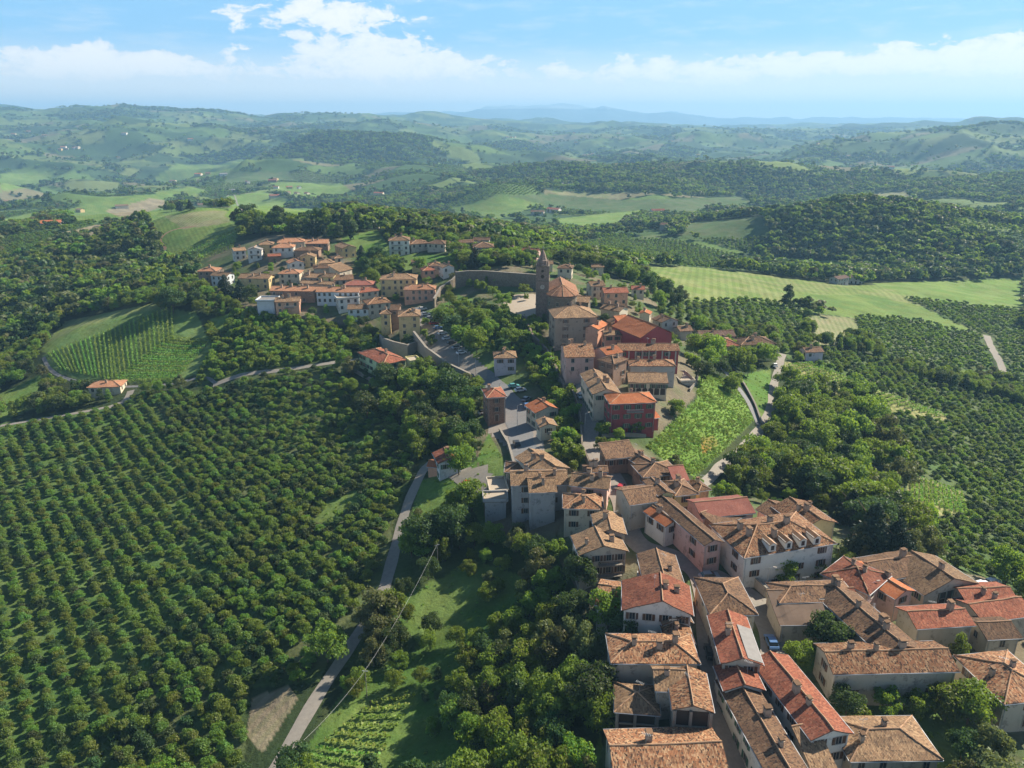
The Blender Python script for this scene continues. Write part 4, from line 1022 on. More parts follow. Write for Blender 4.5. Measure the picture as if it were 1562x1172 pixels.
def house(reg, A, Bp, d, h, roof='hx', wall='cream', tile='brown', label='', az=None, pitch=.36, chim=1, name='house', cat='house', over=.45, win=1, shut=None, sides=True, door=True, base=3.0, ridge_pos=.5, group=None, dens=1.0, zfix=None, wpos=None):
    fa, fb = full(reg, A), full(reg, Bp); g = 10.0
    for _ in range(12):
        z = g+h if zfix is None else zfix
        a = np.array(at_z(*fa, z)); b = np.array(at_z(*fb, z)); mid = (a+b)/2
        u = b-a; w = np.linalg.norm(u); u = u/w
        if az is not None: q = math.radians(az+90); u = np.array([math.sin(q), math.cos(q)])
        v = np.array([-u[1], u[0]])
        if v@mid < 0: v = -v
        c = mid+v*d/2; g = .5*g+.5*(.5*hz(*(mid+v*over))+.5*hz(*c))
    if zfix is not None: h = zfix-g
    if wpos is not None:
        w = wpos[2]; c = np.array(wpos[:2], float); q = math.radians(az+90); u = np.array([math.sin(q), math.cos(q)]); v = np.array([-u[1], u[0]])
        if v@c < 0: v = -v
        mid = c-v*d/2; g = hz(*c)
    if u[0]*v[1]-u[1]*v[0] < 0: u = -u
    rz = math.atan2(u[1], u[0]); r = float(np.hypot(*c)); hw, hd = w/2, d/2; res = .9 if r < 230 else (1.8 if r < 380 else 4)
    o = empty(name, (c[0], c[1], g), rz); tag(o, label, cat, group); FOOT.append((c[0], c[1], u[0], u[1], hw, hd))
    wx, wy = max(.5, hw-over), max(.5, hd-over); t_ = MB(); t_.uvv = []
    wl = MB(); gz = min(0, hz(*(mid))-g)-base
    wl.box(-wx, wx, -wy, wy, gz, h-.02)
    caps = []
    if roof in ('gx', 'gy'):
        half = hd if roof == 'gx' else hw; rise = pitch*half*(2*max(ridge_pos, 1-ridge_pos)); rp = 2*ridge_pos-1
        inner = pitch*over
        if roof == 'gx':
            ry = rp*hd; patch_slope(t_, [(-hw, -hd, h), (hw, -hd, h), (hw, ry, h+rise), (-hw, ry, h+rise)], 0, res, c[0]); patch_slope(t_, [(hw, hd, h), (-hw, hd, h), (-hw, ry, h+rise), (hw, ry, h+rise)], 0, res, c[0])
            caps.append(((-hw, ry, h+rise), (hw, ry, h+rise)))
            for s in (-1, 1): wl.tri((s*wx, -wy, h-.02), (s*wx, wy, h-.02), (s*wx, ry, h+rise-.12))
        else:
            rx = rp*hw; patch_slope(t_, [(-hw, hd, h), (-hw, -hd, h), (rx, -hd, h+rise), (rx, hd, h+rise)], 0, res, c[0]); patch_slope(t_, [(hw, -hd, h), (hw, hd, h), (rx, hd, h+rise), (rx, -hd, h+rise)], 0, res, c[0])
            caps.append(((rx, -hd, h+rise), (rx, hd, h+rise)))
            for s in (-1, 1): wl.tri((-wx, s*wy, h-.02), (wx, s*wy, h-.02), (rx, s*wy, h+rise-.12))
    elif roof in ('hx', 'hy', 'pyr'):
        half = min(hw, hd); rise = pitch*half; ex, ey = max(0, hw-half), max(0, hd-half); Zt = h+rise
        if roof == 'pyr': ex *= .3; ey *= .3
        patch_slope(t_, [(-hw, -hd, h), (hw, -hd, h), (ex, -ey, Zt), (-ex, -ey, Zt)], 0, res, c[0]); patch_slope(t_, [(hw, hd, h), (-hw, hd, h), (-ex, ey, Zt), (ex, ey, Zt)], 0, res, c[0])
        patch_slope(t_, [(hw, -hd, h), (hw, hd, h), (ex, ey, Zt), (ex, -ey, Zt)], 0, res, c[0]); patch_slope(t_, [(-hw, hd, h), (-hw, -hd, h), (-ex, -ey, Zt), (-ex, ey, Zt)], 0, res, c[0])
        for sx in (-1, 1):
            for sy in (-1, 1): caps.append(((sx*hw, sy*hd, h), (sx*ex, sy*ey, Zt)))
        if ex > .3 or ey > .3: caps.append(((-ex, -ey, Zt), (ex, ey, Zt)))
    elif roof == 'shed':
        rise = pitch*2*hd; patch_slope(t_, [(-hw, -hd, h), (hw, -hd, h), (hw, hd, h+rise), (-hw, hd, h+rise)], 0, res, c[0]); caps.append(((-hw, hd, h+rise), (hw, hd, h+rise)))
        wl.quad((-wx, wy, h), (wx, wy, h), (wx, wy, h+rise-.3), (-wx, wy, h+rise-.3))
        for s in (-1, 1): wl.tri((s*wx, -wy, h), (s*wx, wy, h), (s*wx, wy, h+rise-.3))
    else:
        patch_slope(t_, [(-hw, -hd, h), (hw, -hd, h), (hw, hd, h+.15), (-hw, hd, h+.15)], 0, 4, c[0])
        for s in (-1, 1):
            wl.box(-hw, hw, s*hd-.12, s*hd+.12, h+.02, h+.75); wl.box(s*hw-.12, s*hw+.12, -hd+.12, hd-.12, h+.02, h+.75)
    wl.build('wall', M[wall], o)
    uv = [t_.uvv[i] for f in t_.f for i in f]
    tm = M['t_'+tile]; me = mesh_from('roof', t_.v, t_.f, [tm, M['fascia']], t_.m, uv); rf = link('roof', me, o)
    if caps and r < 620:
        cb = MB(); rw = .13 if r < 300 else .2
        for p, q in caps:
            p, q = np.array(p), np.array(q); n_ = max(1, int(np.linalg.norm(q-p)/1.2))
            pp = [p+(q-p)*k/n_ for k in range(n_+1)]; pp = [(a_[0], a_[1], a_[2]+.05+(vnoise(np.array([a_[0]/2.3+c[0]]), np.array([a_[1]/2.3]), 5)[0]-.5)*.26) for a_ in pp]
            cb.tube(pp, [rw]*len(pp), 6)
        cb.build('ridge_cap', M['ridge'], rf)
    if r < 235 and roof != 'flat' and base < 5:
        ys = {'gx': (-1, 1), 'hx': (-1, 1), 'hy': (-1, 1), 'pyr': (-1, 1), 'shed': (-1,), 'gy': ()}[roof]
        for s in ys: gb = MB(); gb.tube([(-hw, s*(hd+.06), h-.12), (hw, s*(hd+.06), h-.12)], [.08, .08], 5); gb.build('gutter', M['metal'], rf)
        if roof in ('gy', 'hx', 'hy', 'pyr'):
            for s in (-1, 1): gb = MB(); gb.tube([(s*(hw+.06), -hd, h-.12), (s*(hw+.06), hd, h-.12)], [.08, .08], 5); gb.build('gutter', M['metal'], rf)
        for s in (-1, 1): db = MB(); db.tube([(0, -over, 0), (0, -.08, -.5), (0, -.08, -h+.2)], [.05, .05, .05], 5); db.build('downpipe', M['metal'], o, loc=(s*(wx-.3), -wy, h-.15))
    # chimneys
    R_ = random.Random(int(A[0]*7+A[1]*13+reg))
    if r < 600 and roof not in ('flat',):
        for k in range(chim):
            x = R_.uniform(-.7, .7)*(hw-.8); y = R_.uniform(-.55, .35)*(hd-.8)
            if roof == 'gx': zz = h+pitch*(hd-abs(y))
            elif roof == 'gy': zz = h+pitch*(hw-abs(x))
            elif roof == 'shed': zz = h+pitch*(y+hd)
            else: zz = h+pitch*min(hd-abs(y), hw-abs(x), min(hw, hd))
            ch = link('chimney', HM['chim'][R_.randrange(3)], rf, (x, y, zz-.1), R_.choice((0, math.pi/2)))
        if R_.random() < .4 and r < 300: link('aerial', HM['aerial'], rf, (R_.uniform(-.5, .5)*hw, 0, h+rise-.5 if roof != 'flat' else h), R_.random()*3)
    # windows on the walls that can be seen
    if win:
        if shut is None and r < 300: shut = R_.choice((None, 'b', 'g', 'b'))
        sh = {'b': HM['shut_b'], 'g': HM['shut_g']}.get(shut)
        for nx, ny, half, off in ((0, -1, wx, wy), (-1, 0, wy, wx), (1, 0, wy, wx)):
            wn = u*nx+v*ny
            cpos = c+wn*off
            if wn@(-cpos) < 0.05*np.hypot(*cpos): continue
            if nx and not sides: continue
            gg = min(0, hz(*(c+wn*(off+1)))-g); tall = h-gg; nf = max(1, int(tall/2.75)); nc = max(1, int(2*half/(2.9/dens)))
            if half < 1.2: continue
            ang = math.atan2(ny, nx)+math.pi/2
            for f in range(nf):
                zc = h-1.35-f*2.9
                if zc < gg+.9: continue
                for k in range(nc):
                    if R_.random() < .18: continue
                    s = (k+.5)/nc*2*half-half
                    if f == nf-1 and door and k == nc//2 and not nx and zc < gg+2.6:
                        link('door', HM['door'], o, (s, -wy, max(gg, h-2.5-f*2.9)), 0); continue
                    p = (nx*off+(-ny)*s, ny*off+nx*s) if nx else (s, -off)
                    wo_ = link('window', HM['win'], o, (p[0], p[1], zc), ang, 1.0 if r < 300 else 1.1)
                    if sh and r < 420:
                        for q_ in (-1, 1): link('shutter', sh, wo_, (q_*.86, 0, 0), 0 if R_.random() < .8 else q_*.5)
    HOUSES.append((label, round(w, 1), round(d, 1), round(r), round(g, 1), round(math.degrees(rz)))); return o, (c, u, v, w, g, h, wx, wy)
# ------------------------------------------------------------------ the village, house by house
def H(*a, **k): return house(*a, **k)
# lower right, along the two streets
b1 = H(9, (275, 1262), (905, 1240), 10.5, 5.5, 'gx', 'beige', 'mottled', 'last house at the bottom edge, broad mottled roof with pale ridge, walls out of view', chim=1)
b2 = H(9, (272, 870), (522, 890), 7, 4.2, 'hx', 'beige', 'tan', 'low open barn with grey brown hipped roof beside the taller open barn', win=0, chim=0, door=False)
b3 = H(9, (582, 858), (812, 874), 9, 6.0, 'gy', 'beige', 'mottled', 'tall open hay barn with gable to the viewer and posts carrying the roof', win=0, chim=0, door=False, ridge_pos=.5)
H(9, (490, 757), (672, 764), 6, 5.6, 'gx', 'beige', 'tan', 'tan roofed wing joined to the left of the tall open hay barn', win=0, chim=1, ridge_pos=.6)
H(9, (252, 608), (737, 612), 8, 5.2, 'hx', 'beige', 'mottled', 'wide house with hipped mottled roof standing behind the two open barns', chim=3, win=0)
H(9, (165, 292), (345, 318), 9, 5.5, 'gx', 'white', 'mottled', 'left wing of the white gabled house, half hidden by a light tree', chim=1)
H(9, (312, 320), (700, 352), 9.5, 6.6, 'gy', 'white', 'red', 'white gabled house with blue white front and russet roof reaching the street', chim=2, ridge_pos=.56)
H(9, (530, 402), (700, 390), 4.5, 4.2, 'gy', 'beige', 'brown', 'small outbuilding roof tucked against the white gabled house', win=0, chim=0, ridge_pos=.6)
H(9, (548, 505), (712, 505), 6, 3.6, 'gy', 'beige', 'mottled', 'narrow mottled roof between the white gabled house and the hipped house', win=0, chim=1)
H(9, (430, 182), (652, 186), 11, 5.0, 'gy', 'orange', 'brown', 'house with dark brown roof and a bright orange end wall', chim=1, win=0)
H(9, (795, 365), (1036, 330), 12, 5.6, 'hy', 'beige', 'brown', 'long brown hipped roof between the two village streets', chim=0, az=-1)
b8 = H(9, (850, 620), (1072, 606), 13, 6.4, 'gy', 'beige', 'red', 'tall house with vermilion roof and two chimney stacks facing the street fork', chim=2, az=4)
H(9, (860, 756), (1088, 752), 6, 5.0, 'gy', 'white', 'red', 'small white front house with a gable, two windows and russet roof', chim=0, dens=.8)
H(9, (1120, 1262), (1345, 1225), 21, 6.0, 'gy', 'white', 'brown', 'long house at the bottom with dark speckled slope and bright orange ridge side', az=-7, chim=2, sides=True)
H(10, (262, 1020), (498, 986), 18, 6.5, 'gy', 'white', 'red', 'narrow wine red roofed house with blue white gable near the bottom edge', az=-12, chim=2)
H(10, (300, 1260), (440, 1240), 8, 4.5, 'shed', 'beige', 'tan', 'small tan lean to roof below the wine red roofed house', win=0, chim=0)
H(10, (475, 1137), (978, 1130), 9, 4.6, 'hx', 'beige', 'tan', 'low house with dusty brown hipped roof in the bottom right corner garden', chim=2)
H(10, (385, 668), (1070, 652), 8, 7.0, 'gx', 'beige', 'mottled', 'long beige farmhouse with plain shuttered windows above a garden', chim=3, dens=.5, shut='b', door=False)
H(10, (640, 560), (890, 548), 18, 7.2, 'gy', 'beige', 'brown', 'wing running back from the long beige farmhouse, bright ridge and dark west slope', az=-15, chim=4, win=0)
H(10, (835, 424), (1156, 404), 7, 5.4, 'gx', 'beige', 'red', 'plain walled block with red roof at the rear of the farmhouse court', win=0, chim=1)
H(10, (95, 285), (528, 268), 7, 6.0, 'hx', 'beige', 'brown', 'dark brown hipped roof behind the flat brown lean to', chim=2, win=0)
H(10, (98, 402), (442, 398), 8, 4.6, 'shed', 'beige', 'plain', 'wide plain brown lean to roof with a small skylight beside the street', win=0, chim=0, pitch=.25)
H(10, (440, 356), (572, 350), 6, 5.0, 'shed', 'beige', 'red', 'brick red lean to roof patch next to the plain brown roof', win=0, chim=0)
H(10, (315, 125), (580, 240), 10, 6.2, 'hx', 'pink', 'red', 'big house with broad brick red roof east of the villa garden', chim=2, dens=.8)
H(10, (690, 238), (860, 240), 12, 5.6, 'gy', 'pink', 'orange', 'orange roofed wing with pale pink gable and one dark window', az=-28, chim=1, dens=.6)
H(10, (640, 168), (925, 118), 9, 5.2, 'gx', 'beige', 'brown', 'rear farm roof, dull brown, behind the orange roofed wing', win=0, chim=1)
H(10, (860, 232), (1188, 186), 11, 5.2, 'gy', 'beige', 'tan', 'pale barn with wide portico opening onto a sunny yard', az=-18, chim=1, ridge_pos=.5)
H(10, (1110, 300), (1400, 294), 8, 5.0, 'gx', 'beige', 'red', 'upper of the stacked red roofs at the right frame edge', chim=1, win=0)
H(10, (1190, 388), (1480, 350), 8, 4.8, 'gx', 'beige', 'red', 'middle of the stacked red roofs at the right frame edge', chim=1, win=0)
H(10, (1215, 482), (1408, 472), 7, 4.6, 'gx', 'beige', 'brown', 'lowest of the stacked roofs at the right edge, dull brown gable', chim=0, dens=.8)
H(10, (1290, 812), (1640, 812), 12, 6.2, 'hx', 'beige', 'mottled', 'large beige corner house with hipped roof at the right frame edge', az=-8, chim=2, dens=.6)
# villa and the court
villa, VI = H(8, (800, 748), (1355, 660), 14, 8.2, 'hx', 'white', 'mottled', 'large white villa with four dormers and a mottled orange roof', chim=6, win=1, dens=.62, shut=None, ridge_pos=.5)
H(8, (1130, 560), (1378, 552), 11, 7.8, 'gy', 'ochre', 'mottled', 'rear wing of the white villa with orange mottled gable roof', az=-18, chim=3, win=0)
H(8, (555, 668), (690, 655), 25, 6.6, 'gy', 'pink', 'brown', 'long dull pink court range with worn brown roof along the street', az=-20, chim=0, dens=.4)
H(8, (548, 512), (872, 480), 9, 6.4, 'gx', 'pink', 'pink', 'court building with smooth rose red metal roof', chim=0, win=0)
H(8, (640, 566), (815, 496), 5, 5.8, 'shed', 'brown', 'brown', 'small dark brown lean to roof inside the court', chim=0, win=0, pitch=.25)
H(8, (866, 456), (992, 526), 8, 5.8, 'gx', 'pink', 'brown', 'brown roof closing the back corner of the court', chim=0, win=0)
H(8, (388, 380), (532, 364), 8, 6.4, 'hx', 'yellow', 'brown', 'lemon green house with dark windows and brown hipped roof', chim=2)
H(8, (290, 378), (392, 362), 8, 6.9, 'gy', 'yellow', 'brown', 'gabled bay of the lemon green house', chim=1, ridge_pos=.5)
H(8, (118, 434), (308, 408), 9, 6.4, 'gx', 'beige', 'brown', 'cream walled house with brown roof beside the lemon green house', chim=0, win=0)
H(8, (198, 470), (332, 562), 5, 5.2, 'gx', 'white', 'orange', 'small white house with red brown roof facing the dark street', chim=1, shut='b')
H(8, (530, 352), (608, 340), 6, 5.4, 'hx', 'salmon', 'brown', 'small salmon house at the edge of the bright road', chim=1)
H(8, (380, 292), (478, 286), 5, 5.8, 'shed', 'pink', 'pink', 'little rose roof between the brown hipped roofs', chim=0, win=0)
H(8, (198, 268), (425, 244), 8, 5.4, 'pyr', 'brown', 'brown', 'dark brown pyramid roof next to the lower street wall', chim=1)
H(7, (885, 180), (1095, 158), 6, 4.6, 'shed', 'brown', 'brown', 'portico range with dark openings below the flower garden', chim=0, win=1, dens=1.2)
H(7, (1120, 212), (1260, 232), 16, 4.8, 'gy', 'brown', 'brown', 'long outer range with pale edge under the steep bank', az=-28, chim=2, win=0)
# around the street bend
H(7, (255, 352), (642, 345), 9, 8.5, 'gx', 'grey', 'tan', 'large grey terrace block with tan roof above the dark slope', chim=3, dens=.5)
H(7, (375, 400), (566, 395), 9, 9.0, 'gx', 'grey', 'tan', 'projecting front of the grey terrace block, tall blind wall', chim=2, win=0)
H(7, (430, 262), (668, 256), 13, 5.0, 'gy', 'beige', 'tan', 'tan gabled roof with a bright right edge behind the grey terrace', az=-30, chim=2, win=0)
H(7, (212, 262), (420, 266), 7, 4.2, 'hx', 'beige', 'brown', 'low brown hipped roof with small aerials by the left terraces', chim=2)
H(7, (118, 400), (242, 392), 8, 4.0, 'flat', 'beige', 'flat', 'flat terrace with low parapet walls above the slope', chim=0, win=0)
H(7, (74, 462), (238, 458), 5, 5.5, 'flat', 'grey', 'flat', 'lower flat roofed garage block at the left end of the village', chim=0, win=0)
H(7, (640, 350), (905, 380), 8, 6.5, 'gx', 'pink', 'tan', 'rose walled house with pale orange roof right of the grey terrace', chim=3, dens=.5)
H(7, (735, 262), (905, 262), 4, 7.5, 'gx', 'pink', 'brown', 'narrow house with tall pink chimney wall at the street bend', chim=2, win=0)
H(7, (600, 502), (872, 510), 8, 6.2, 'hx', 'cream', 'mottled', 'cream two storey house with a garden terrace below the grey block', chim=2, dens=.8, shut='b')
H(7, (815, 660), (1026, 690), 9, 6.4, 'gy', 'beige', 'tan', 'steep grey brown roof squeezed between cream house and street', az=0, chim=2, win=0)
bb38 = H(7, (706, 814), (1038, 788), 8, 7.0, 'gy', 'beige', 'tan', 'brown roofed house with wooden balconies over the dark gardens', chim=2, dens=1.2)
H(5, (532, 414), (714, 392), 8, 5.0, 'gy', 'cream', 'orange', 'small house with brand new bright orange roof by the lower road', chim=1, az=-24, ridge_pos=.55)
H(5, (566, 516), (694, 506), 6, 4.4, 'gy', 'cream', 'tan', 'little cream house with a balcony directly below the bright orange roof', chim=1, ridge_pos=.5)
H(5, (1056, 352), (1392, 340), 9, 9.5, 'hx', 'darkred', 'orange', 'tall crimson house with white balcony on the terrace edge', chim=1, dens=.9)
H(5, (1290, 468), (1415, 445), 3.5, 3.6, 'shed', 'red', 'orange', 'orange awning roof on the side of the crimson house', chim=0, win=0, door=False)
H(5, (955, 300), (1115, 262), 20, 8.0, 'gy', 'cream', 'tan', 'long white and green terrace house climbing behind the crimson house', az=-6, chim=4, shut='g')
H(3, (424, 966), (668, 962), 15, 9.5, 'gx', 'pink', 'mottled', 'tall pink house with sagging double roof facing the slope', chim=3, dens=.7)
ch1, C1 = H(3, (340, 656), (692, 646), 15, 11.5, 'hx', 'taupe', 'tan', 'massive grey brown palace block in front of the church', chim=2, dens=.5, pitch=.42, door=False)
H(3, (490, 524), (618, 530), 9, 8.5, 'gx', 'stone', 'tan', 'side chapel with lean tan roof against the church', win=0, chim=0)
H(3, (735, 456), (936, 452), 9, 8.0, 'gx', 'salmon', 'red', 'salmon pink house with three upper windows right of the church', chim=1)
H(3, (700, 575), (862, 602), 8, 5.5, 'gx', 'cream', 'tan', 'orange tan roof between the salmon house and the red hall', chim=2, win=0)
H(3, (632, 402), (752, 396), 8, 6.0, 'gx', 'cream', 'tan', 'cream house with balcony behind the salmon pink house', chim=1)
H(3, (950, 425), (1062, 428), 7, 4.6, 'gx', 'cream', 'red', 'low roof at the meadow side of the salmon house', chim=1)
H(3, (360, 258), (485, 262), 8, 5.0, 'pyr', 'cream', 'brown', 'house with brown pyramid roof behind the church', chim=1)
hall, HA = H(3, (1002, 800), (1312, 786), 19, 8.5, 'gy', 'darkred', 'orange', 'deep red hall with vivid orange roof and blind gable', az=-26, chim=0, win=0, pitch=.5)
H(3, (905, 742), (1005, 760), 10, 7.0, 'shed', 'darkred', 'orange', 'orange side slope of the red hall above the lane', chim=0, win=0, az=-20)
H(3, (740, 792), (888, 786), 6, 6.0, 'gx', 'salmon', 'tan', 'tan roofed cottage leaning on the red hall', chim=1)
H(3, (692, 745), (775, 700), 6, 7.2, 'gx', 'salmon', 'orange', 'narrow house with orange roof slope by the palace block', chim=1, win=0)
H(3, (800, 700), (920, 690), 6, 6.5, 'gy', 'stone', 'brown', 'dark tiled roofs crowded behind the red hall', chim=2, win=0)
H(3, (850, 912), (1342, 912), 8, 6.2, 'gx', 'darkred', 'mottled', 'long crimson building with row of pale pillars', chim=2, win=1, dens=1.2)
H(3, (755, 948), (892, 922), 8, 6.6, 'gx', 'pink', 'orange', 'orange peaked roof at the left end of the crimson building', chim=1, win=0)
H(3, (938, 1034), (1312, 1036), 7, 5.6, 'hx', 'grey', 'mottled', 'grey walled roof range under the crimson building', chim=2, win=0)
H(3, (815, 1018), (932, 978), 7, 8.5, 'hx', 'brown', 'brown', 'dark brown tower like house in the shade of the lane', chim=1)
H(5, (1186, 200), (1470, 204), 5, 4.4, 'shed', 'cream', 'tan', 'arcaded house with row of white window bays above the crimson house', chim=0, win=1, dens=1.8, sides=False)
H(3, (1345, 1165), (1462, 1160), 11, .7, 'flat', 'beige', 'flat', 'flat paved terrace at the top of the green bank', chim=0, win=0, door=False)
H(3, (1010, 618), (1105, 625), 6, 5.0, 'gy', 'cream', 'orange', 'small gabled house right behind the red hall roof', chim=1)
H(3, (1195, 690), (1335, 672), 8, 5.0, 'gy', 'grey', 'brown', 'grey gabled house above the hazel grove', chim=1)
H(3, (1340, 760), (1450, 752), 7, 4.4, 'gx', 'beige', 'brown', 'brown roof beside the small cypress', chim=1, win=0)
# right of the village
H(6, (735, 618), (998, 610), 11, 7.0, 'hx', 'yellow', 'brown', 'long pale yellow house with two rows of windows by the road', chim=3, dens=1.0)
H(6, (582, 630), (738, 620), 12, 6.6, 'hx', 'yellow', 'red', 'red roofed left end of the long yellow house', chim=1, win=0)
H(6, (440, 620), (592, 612), 10, 4.6, 'gx', 'grey', 'brown', 'grey brown farm roof left of the long yellow house', chim=1, win=0)
H(6, (430, 558), (700, 552), 9, 4.6, 'gx', 'grey', 'dark', 'dark long roof behind the yellow house', chim=1, win=0)
H(6, (370, 590), (470, 600), 7, 4.0, 'gx', 'grey', 'dark', 'low dark roof by the lane under the hazel grove', chim=0, win=0)
H(6, (1218, 674), (1358, 668), 7, 4.6, 'gx', 'lilac', 'brown', 'little pale house alone beside the sunny vine strip', chim=1)
# lower left buildings
H(1, (1035, 850), (1188, 924), 11, 6.2, 'hx', 'green', 'red', 'long hall with mint green side and red roof over the orchard', chim=2, shut='g', door=False)
H(4, (655, 588), (742, 576), 6, 4.6, 'flat', 'yellow', 'flat', 'low yellow annex between the mint green hall and the road', chim=0, win=0)
bk, BK = H(4, (1262, 872), (1424, 860), 9.5, 9.5, 'pyr', 'brick', 'red', 'square brick house of three storeys at the road fork', chim=1, dens=1.0, pitch=.42)
H(4, (1318, 556), (1506, 552), 8, 6.4, 'hx', 'lilac', 'tan', 'lilac cottage under the park', chim=2)
H(0, (668, 708), (706, 703), 8, 4.6, 'gy', 'blue', 'red', 'lone pale blue cottage beside the lane', chim=1, ridge_pos=.5)
H(0, (650, 712), (672, 714), 5, 3.0, 'gx', 'salmon', 'orange', 'small annex with orange roof attached to the lone cottage', chim=0, win=0)
H(0, (132, 592), (184, 590), 9, 4.2, 'hx', 'cream', 'church', 'pale farmhouse at the foot of the terraced vineyard', chim=1)
# ochre block over the retaining wall
H(1, (1275, 638), (1412, 634), 11, 10.0, 'pyr', 'ochre', 'tan', 'ochre corner tower house over the curved retaining wall', chim=2, dens=.7, sides=True)
H(1, (1166, 622), (1236, 622), 9, 9.5, 'pyr', 'ochre', 'tan', 'narrow ochre house left of the ochre corner tower', chim=1)
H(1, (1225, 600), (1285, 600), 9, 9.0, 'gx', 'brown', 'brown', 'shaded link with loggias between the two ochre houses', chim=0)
# upper village
H(1, (1165, 418), (1388, 416), 11, 8.5, 'hx', 'ochre', 'tan', 'pale ochre town house with two rows of tall windows', chim=2)
H(1, (1308, 478), (1502, 476), 9, 6.5, 'hx', 'salmon', 'church', 'salmon pink public house at the head of the car park', chim=2)
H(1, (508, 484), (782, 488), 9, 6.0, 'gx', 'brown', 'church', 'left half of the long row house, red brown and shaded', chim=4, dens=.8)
H(1, (784, 490), (1046, 492), 9, 6.4, 'gx', 'blue', 'church', 'right half of the long row house, pale blue front', chim=4, dens=1.2)
H(1, (1046, 496), (1168, 482), 8, 5.0, 'gx', 'beige', 'red', 'russet roof at the right end of the long row house', chim=1)
H(1, (428, 546), (542, 546), 9, 6.5, 'flat', 'blue', 'grey', 'pale blue flat roofed shed on the slope', chim=0, win=0)
H(1, (540, 552), (692, 548), 8, 6.0, 'gx', 'salmon', 'tan', 'salmon house with balconies right of the blue shed', chim=2)
H(1, (972, 594), (1104, 592), 8, 5.5, 'gx', 'blue', 'tan', 'bluish white gabled house above the dark trees', chim=1)
H(1, (915, 535), (1050, 524), 8, 6.0, 'flat', 'white', 'flat', 'white house with flat roof terrace', chim=0)
H(1, (1095, 566), (1242, 552), 10, 6.0, 'hx', 'beige', 'mottled', 'mottled roof group left behind the ochre block', chim=2)
H(1, (320, 408), (508, 412), 9, 6.5, 'gx', 'ochre', 'tan', 'ochre building with flat brown roof and railing', chim=2, dens=.8)
H(1, (78, 368), (192, 368), 10, 8.5, 'hx', 'brown', 'church', 'tall brown house with orange hipped roof at the village end', chim=1)
H(1, (155, 392), (256, 398), 8, 6.0, 'gx', 'blue', 'tan', 'pale blue house beside the tall brown one', chim=1)
H(1, (298, 248), (376, 242), 8, 5.5, 'gx', 'white', 'tan', 'white house left of the modern villa', chim=1)
H(1, (375, 242), (466, 240), 9, 6.5, 'gy', 'white', 'grey', 'modern white villa with grey gable and big windows', chim=0)
H(1, (448, 212), (542, 208), 9, 6.0, 'hx', 'ochre', 'tan', 'pale yellow house with tan roof behind the modern villa', chim=1)
H(1, (524, 228), (654, 226), 10, 6.0, 'hx', 'white', 'church', 'white house with large orange roof in the upper cluster', chim=1)
H(1, (555, 198), (725, 192), 10, 5.5, 'hx', 'cream', 'church', 'orange roof at the back of the upper cluster', chim=1, win=0)
H(1, (722, 204), (862, 202), 10, 5.5, 'gx', 'brown', 'church', 'long russet roof with dormers at the upper edge', chim=2)
H(1, (655, 244), (805, 244), 8, 5.0, 'hx', 'brown', 'brown', 'brown roof in the middle of the upper cluster', chim=1, win=0)
H(1, (500, 280), (582, 276), 6, 3.5, 'gx', 'brown', 'red', 'low russet shed in front of the white orange roofed house', chim=0, win=0)
H(1, (688, 284), (786, 282), 8, 5.5, 'gy', 'ochre', 'tan', 'ochre gabled house facing the slope in the upper cluster', chim=1)
H(1, (628, 322), (722, 314), 8, 5.0, 'gy', 'white', 'church', 'white gabled house in the centre of the upper cluster', chim=1)
H(1, (800, 322), (902, 318), 9, 5.5, 'hx', 'ochre', 'tan', 'tan roofed yellowish house at the right of the cluster', chim=1)
H(1, (898, 292), (958, 286), 7, 5.5, 'hx', 'cream', 'tan', 'narrow cream house near the farm court', chim=1)
H(1, (895, 212), (945, 232), 9, 5.0, 'gx', 'ochre', 'tan', 'house with low tan roof at the right end of the upper edge', chim=0)
H(1, (560, 382), (692, 382), 9, 5.5, 'hx', 'cream', 'church', 'cream house with orange hipped roof above the long row house', chim=1)
H(1, (700, 404), (818, 408), 9, 6.0, 'gx', 'beige', 'tan', 'tan roof above the long row house', chim=2)
H(1, (795, 398), (892, 404), 7, 7.0, 'gx', 'yellow', 'tan', 'yellow house with open loggia above the long row house', chim=1)
H(1, (770, 352), (880, 348), 7, 5.0, 'gx', 'beige', 'brown', 'brown roof wedged between the yellow houses', chim=1, win=0)
H(1, (892, 422), (1015, 416), 9, 5.0, 'gx', 'beige', 'brown', 'dull brown farm roof left of the pink one', chim=1)
H(1, (950, 450), (1132, 450), 9, 5.5, 'hx', 'pink', 'pink', 'pink red hipped roof behind the long row house', chim=1)
H(1, (930, 372), (1010, 352), 8, 4.0, 'shed', 'beige', 'tan', 'small tan farm roof by the curved track', chim=0, win=0)
H(1, (690, 438), (885, 448), 6, 5.0, 'gx', 'beige', 'tan', 'narrow tan roof strip right behind the long row house', chim=1, win=0)
# along the ridge behind
H(1, (1218, 186), (1348, 184), 11, 8.5, 'hx', 'white', 'tan', 'white villa of three storeys on the ridge', chim=2)
H(1, (1352, 206), (1465, 200), 9, 4.5, 'hx', 'beige', 'brown', 'low brown roofed house right of the white ridge villa', chim=1)
H(2, (440, 382), (548, 376), 8, 4.5, 'hx', 'salmon', 'red', 'small house with plain red roof below the ridge', chim=1)
H(2, (492, 345), (600, 340), 8, 4.5, 'hx', 'cream', 'brown', 'brown roofed house behind the plain red roof', chim=1)
H(2, (350, 328), (440, 326), 8, 4.5, 'gx', 'yellow', 'tan', 'yellow house peeping out of the trees under the ridge', chim=1)
H(2, (600, 360), (700, 352), 8, 5.0, 'gy', 'white', 'tan', 'white gabled house at the left end of the long wall', chim=1)
H(2, (840, 198), (1012, 196), 11, 6.0, 'hx', 'grey', 'brown', 'large brown hipped roof on the upper terrace', chim=1)
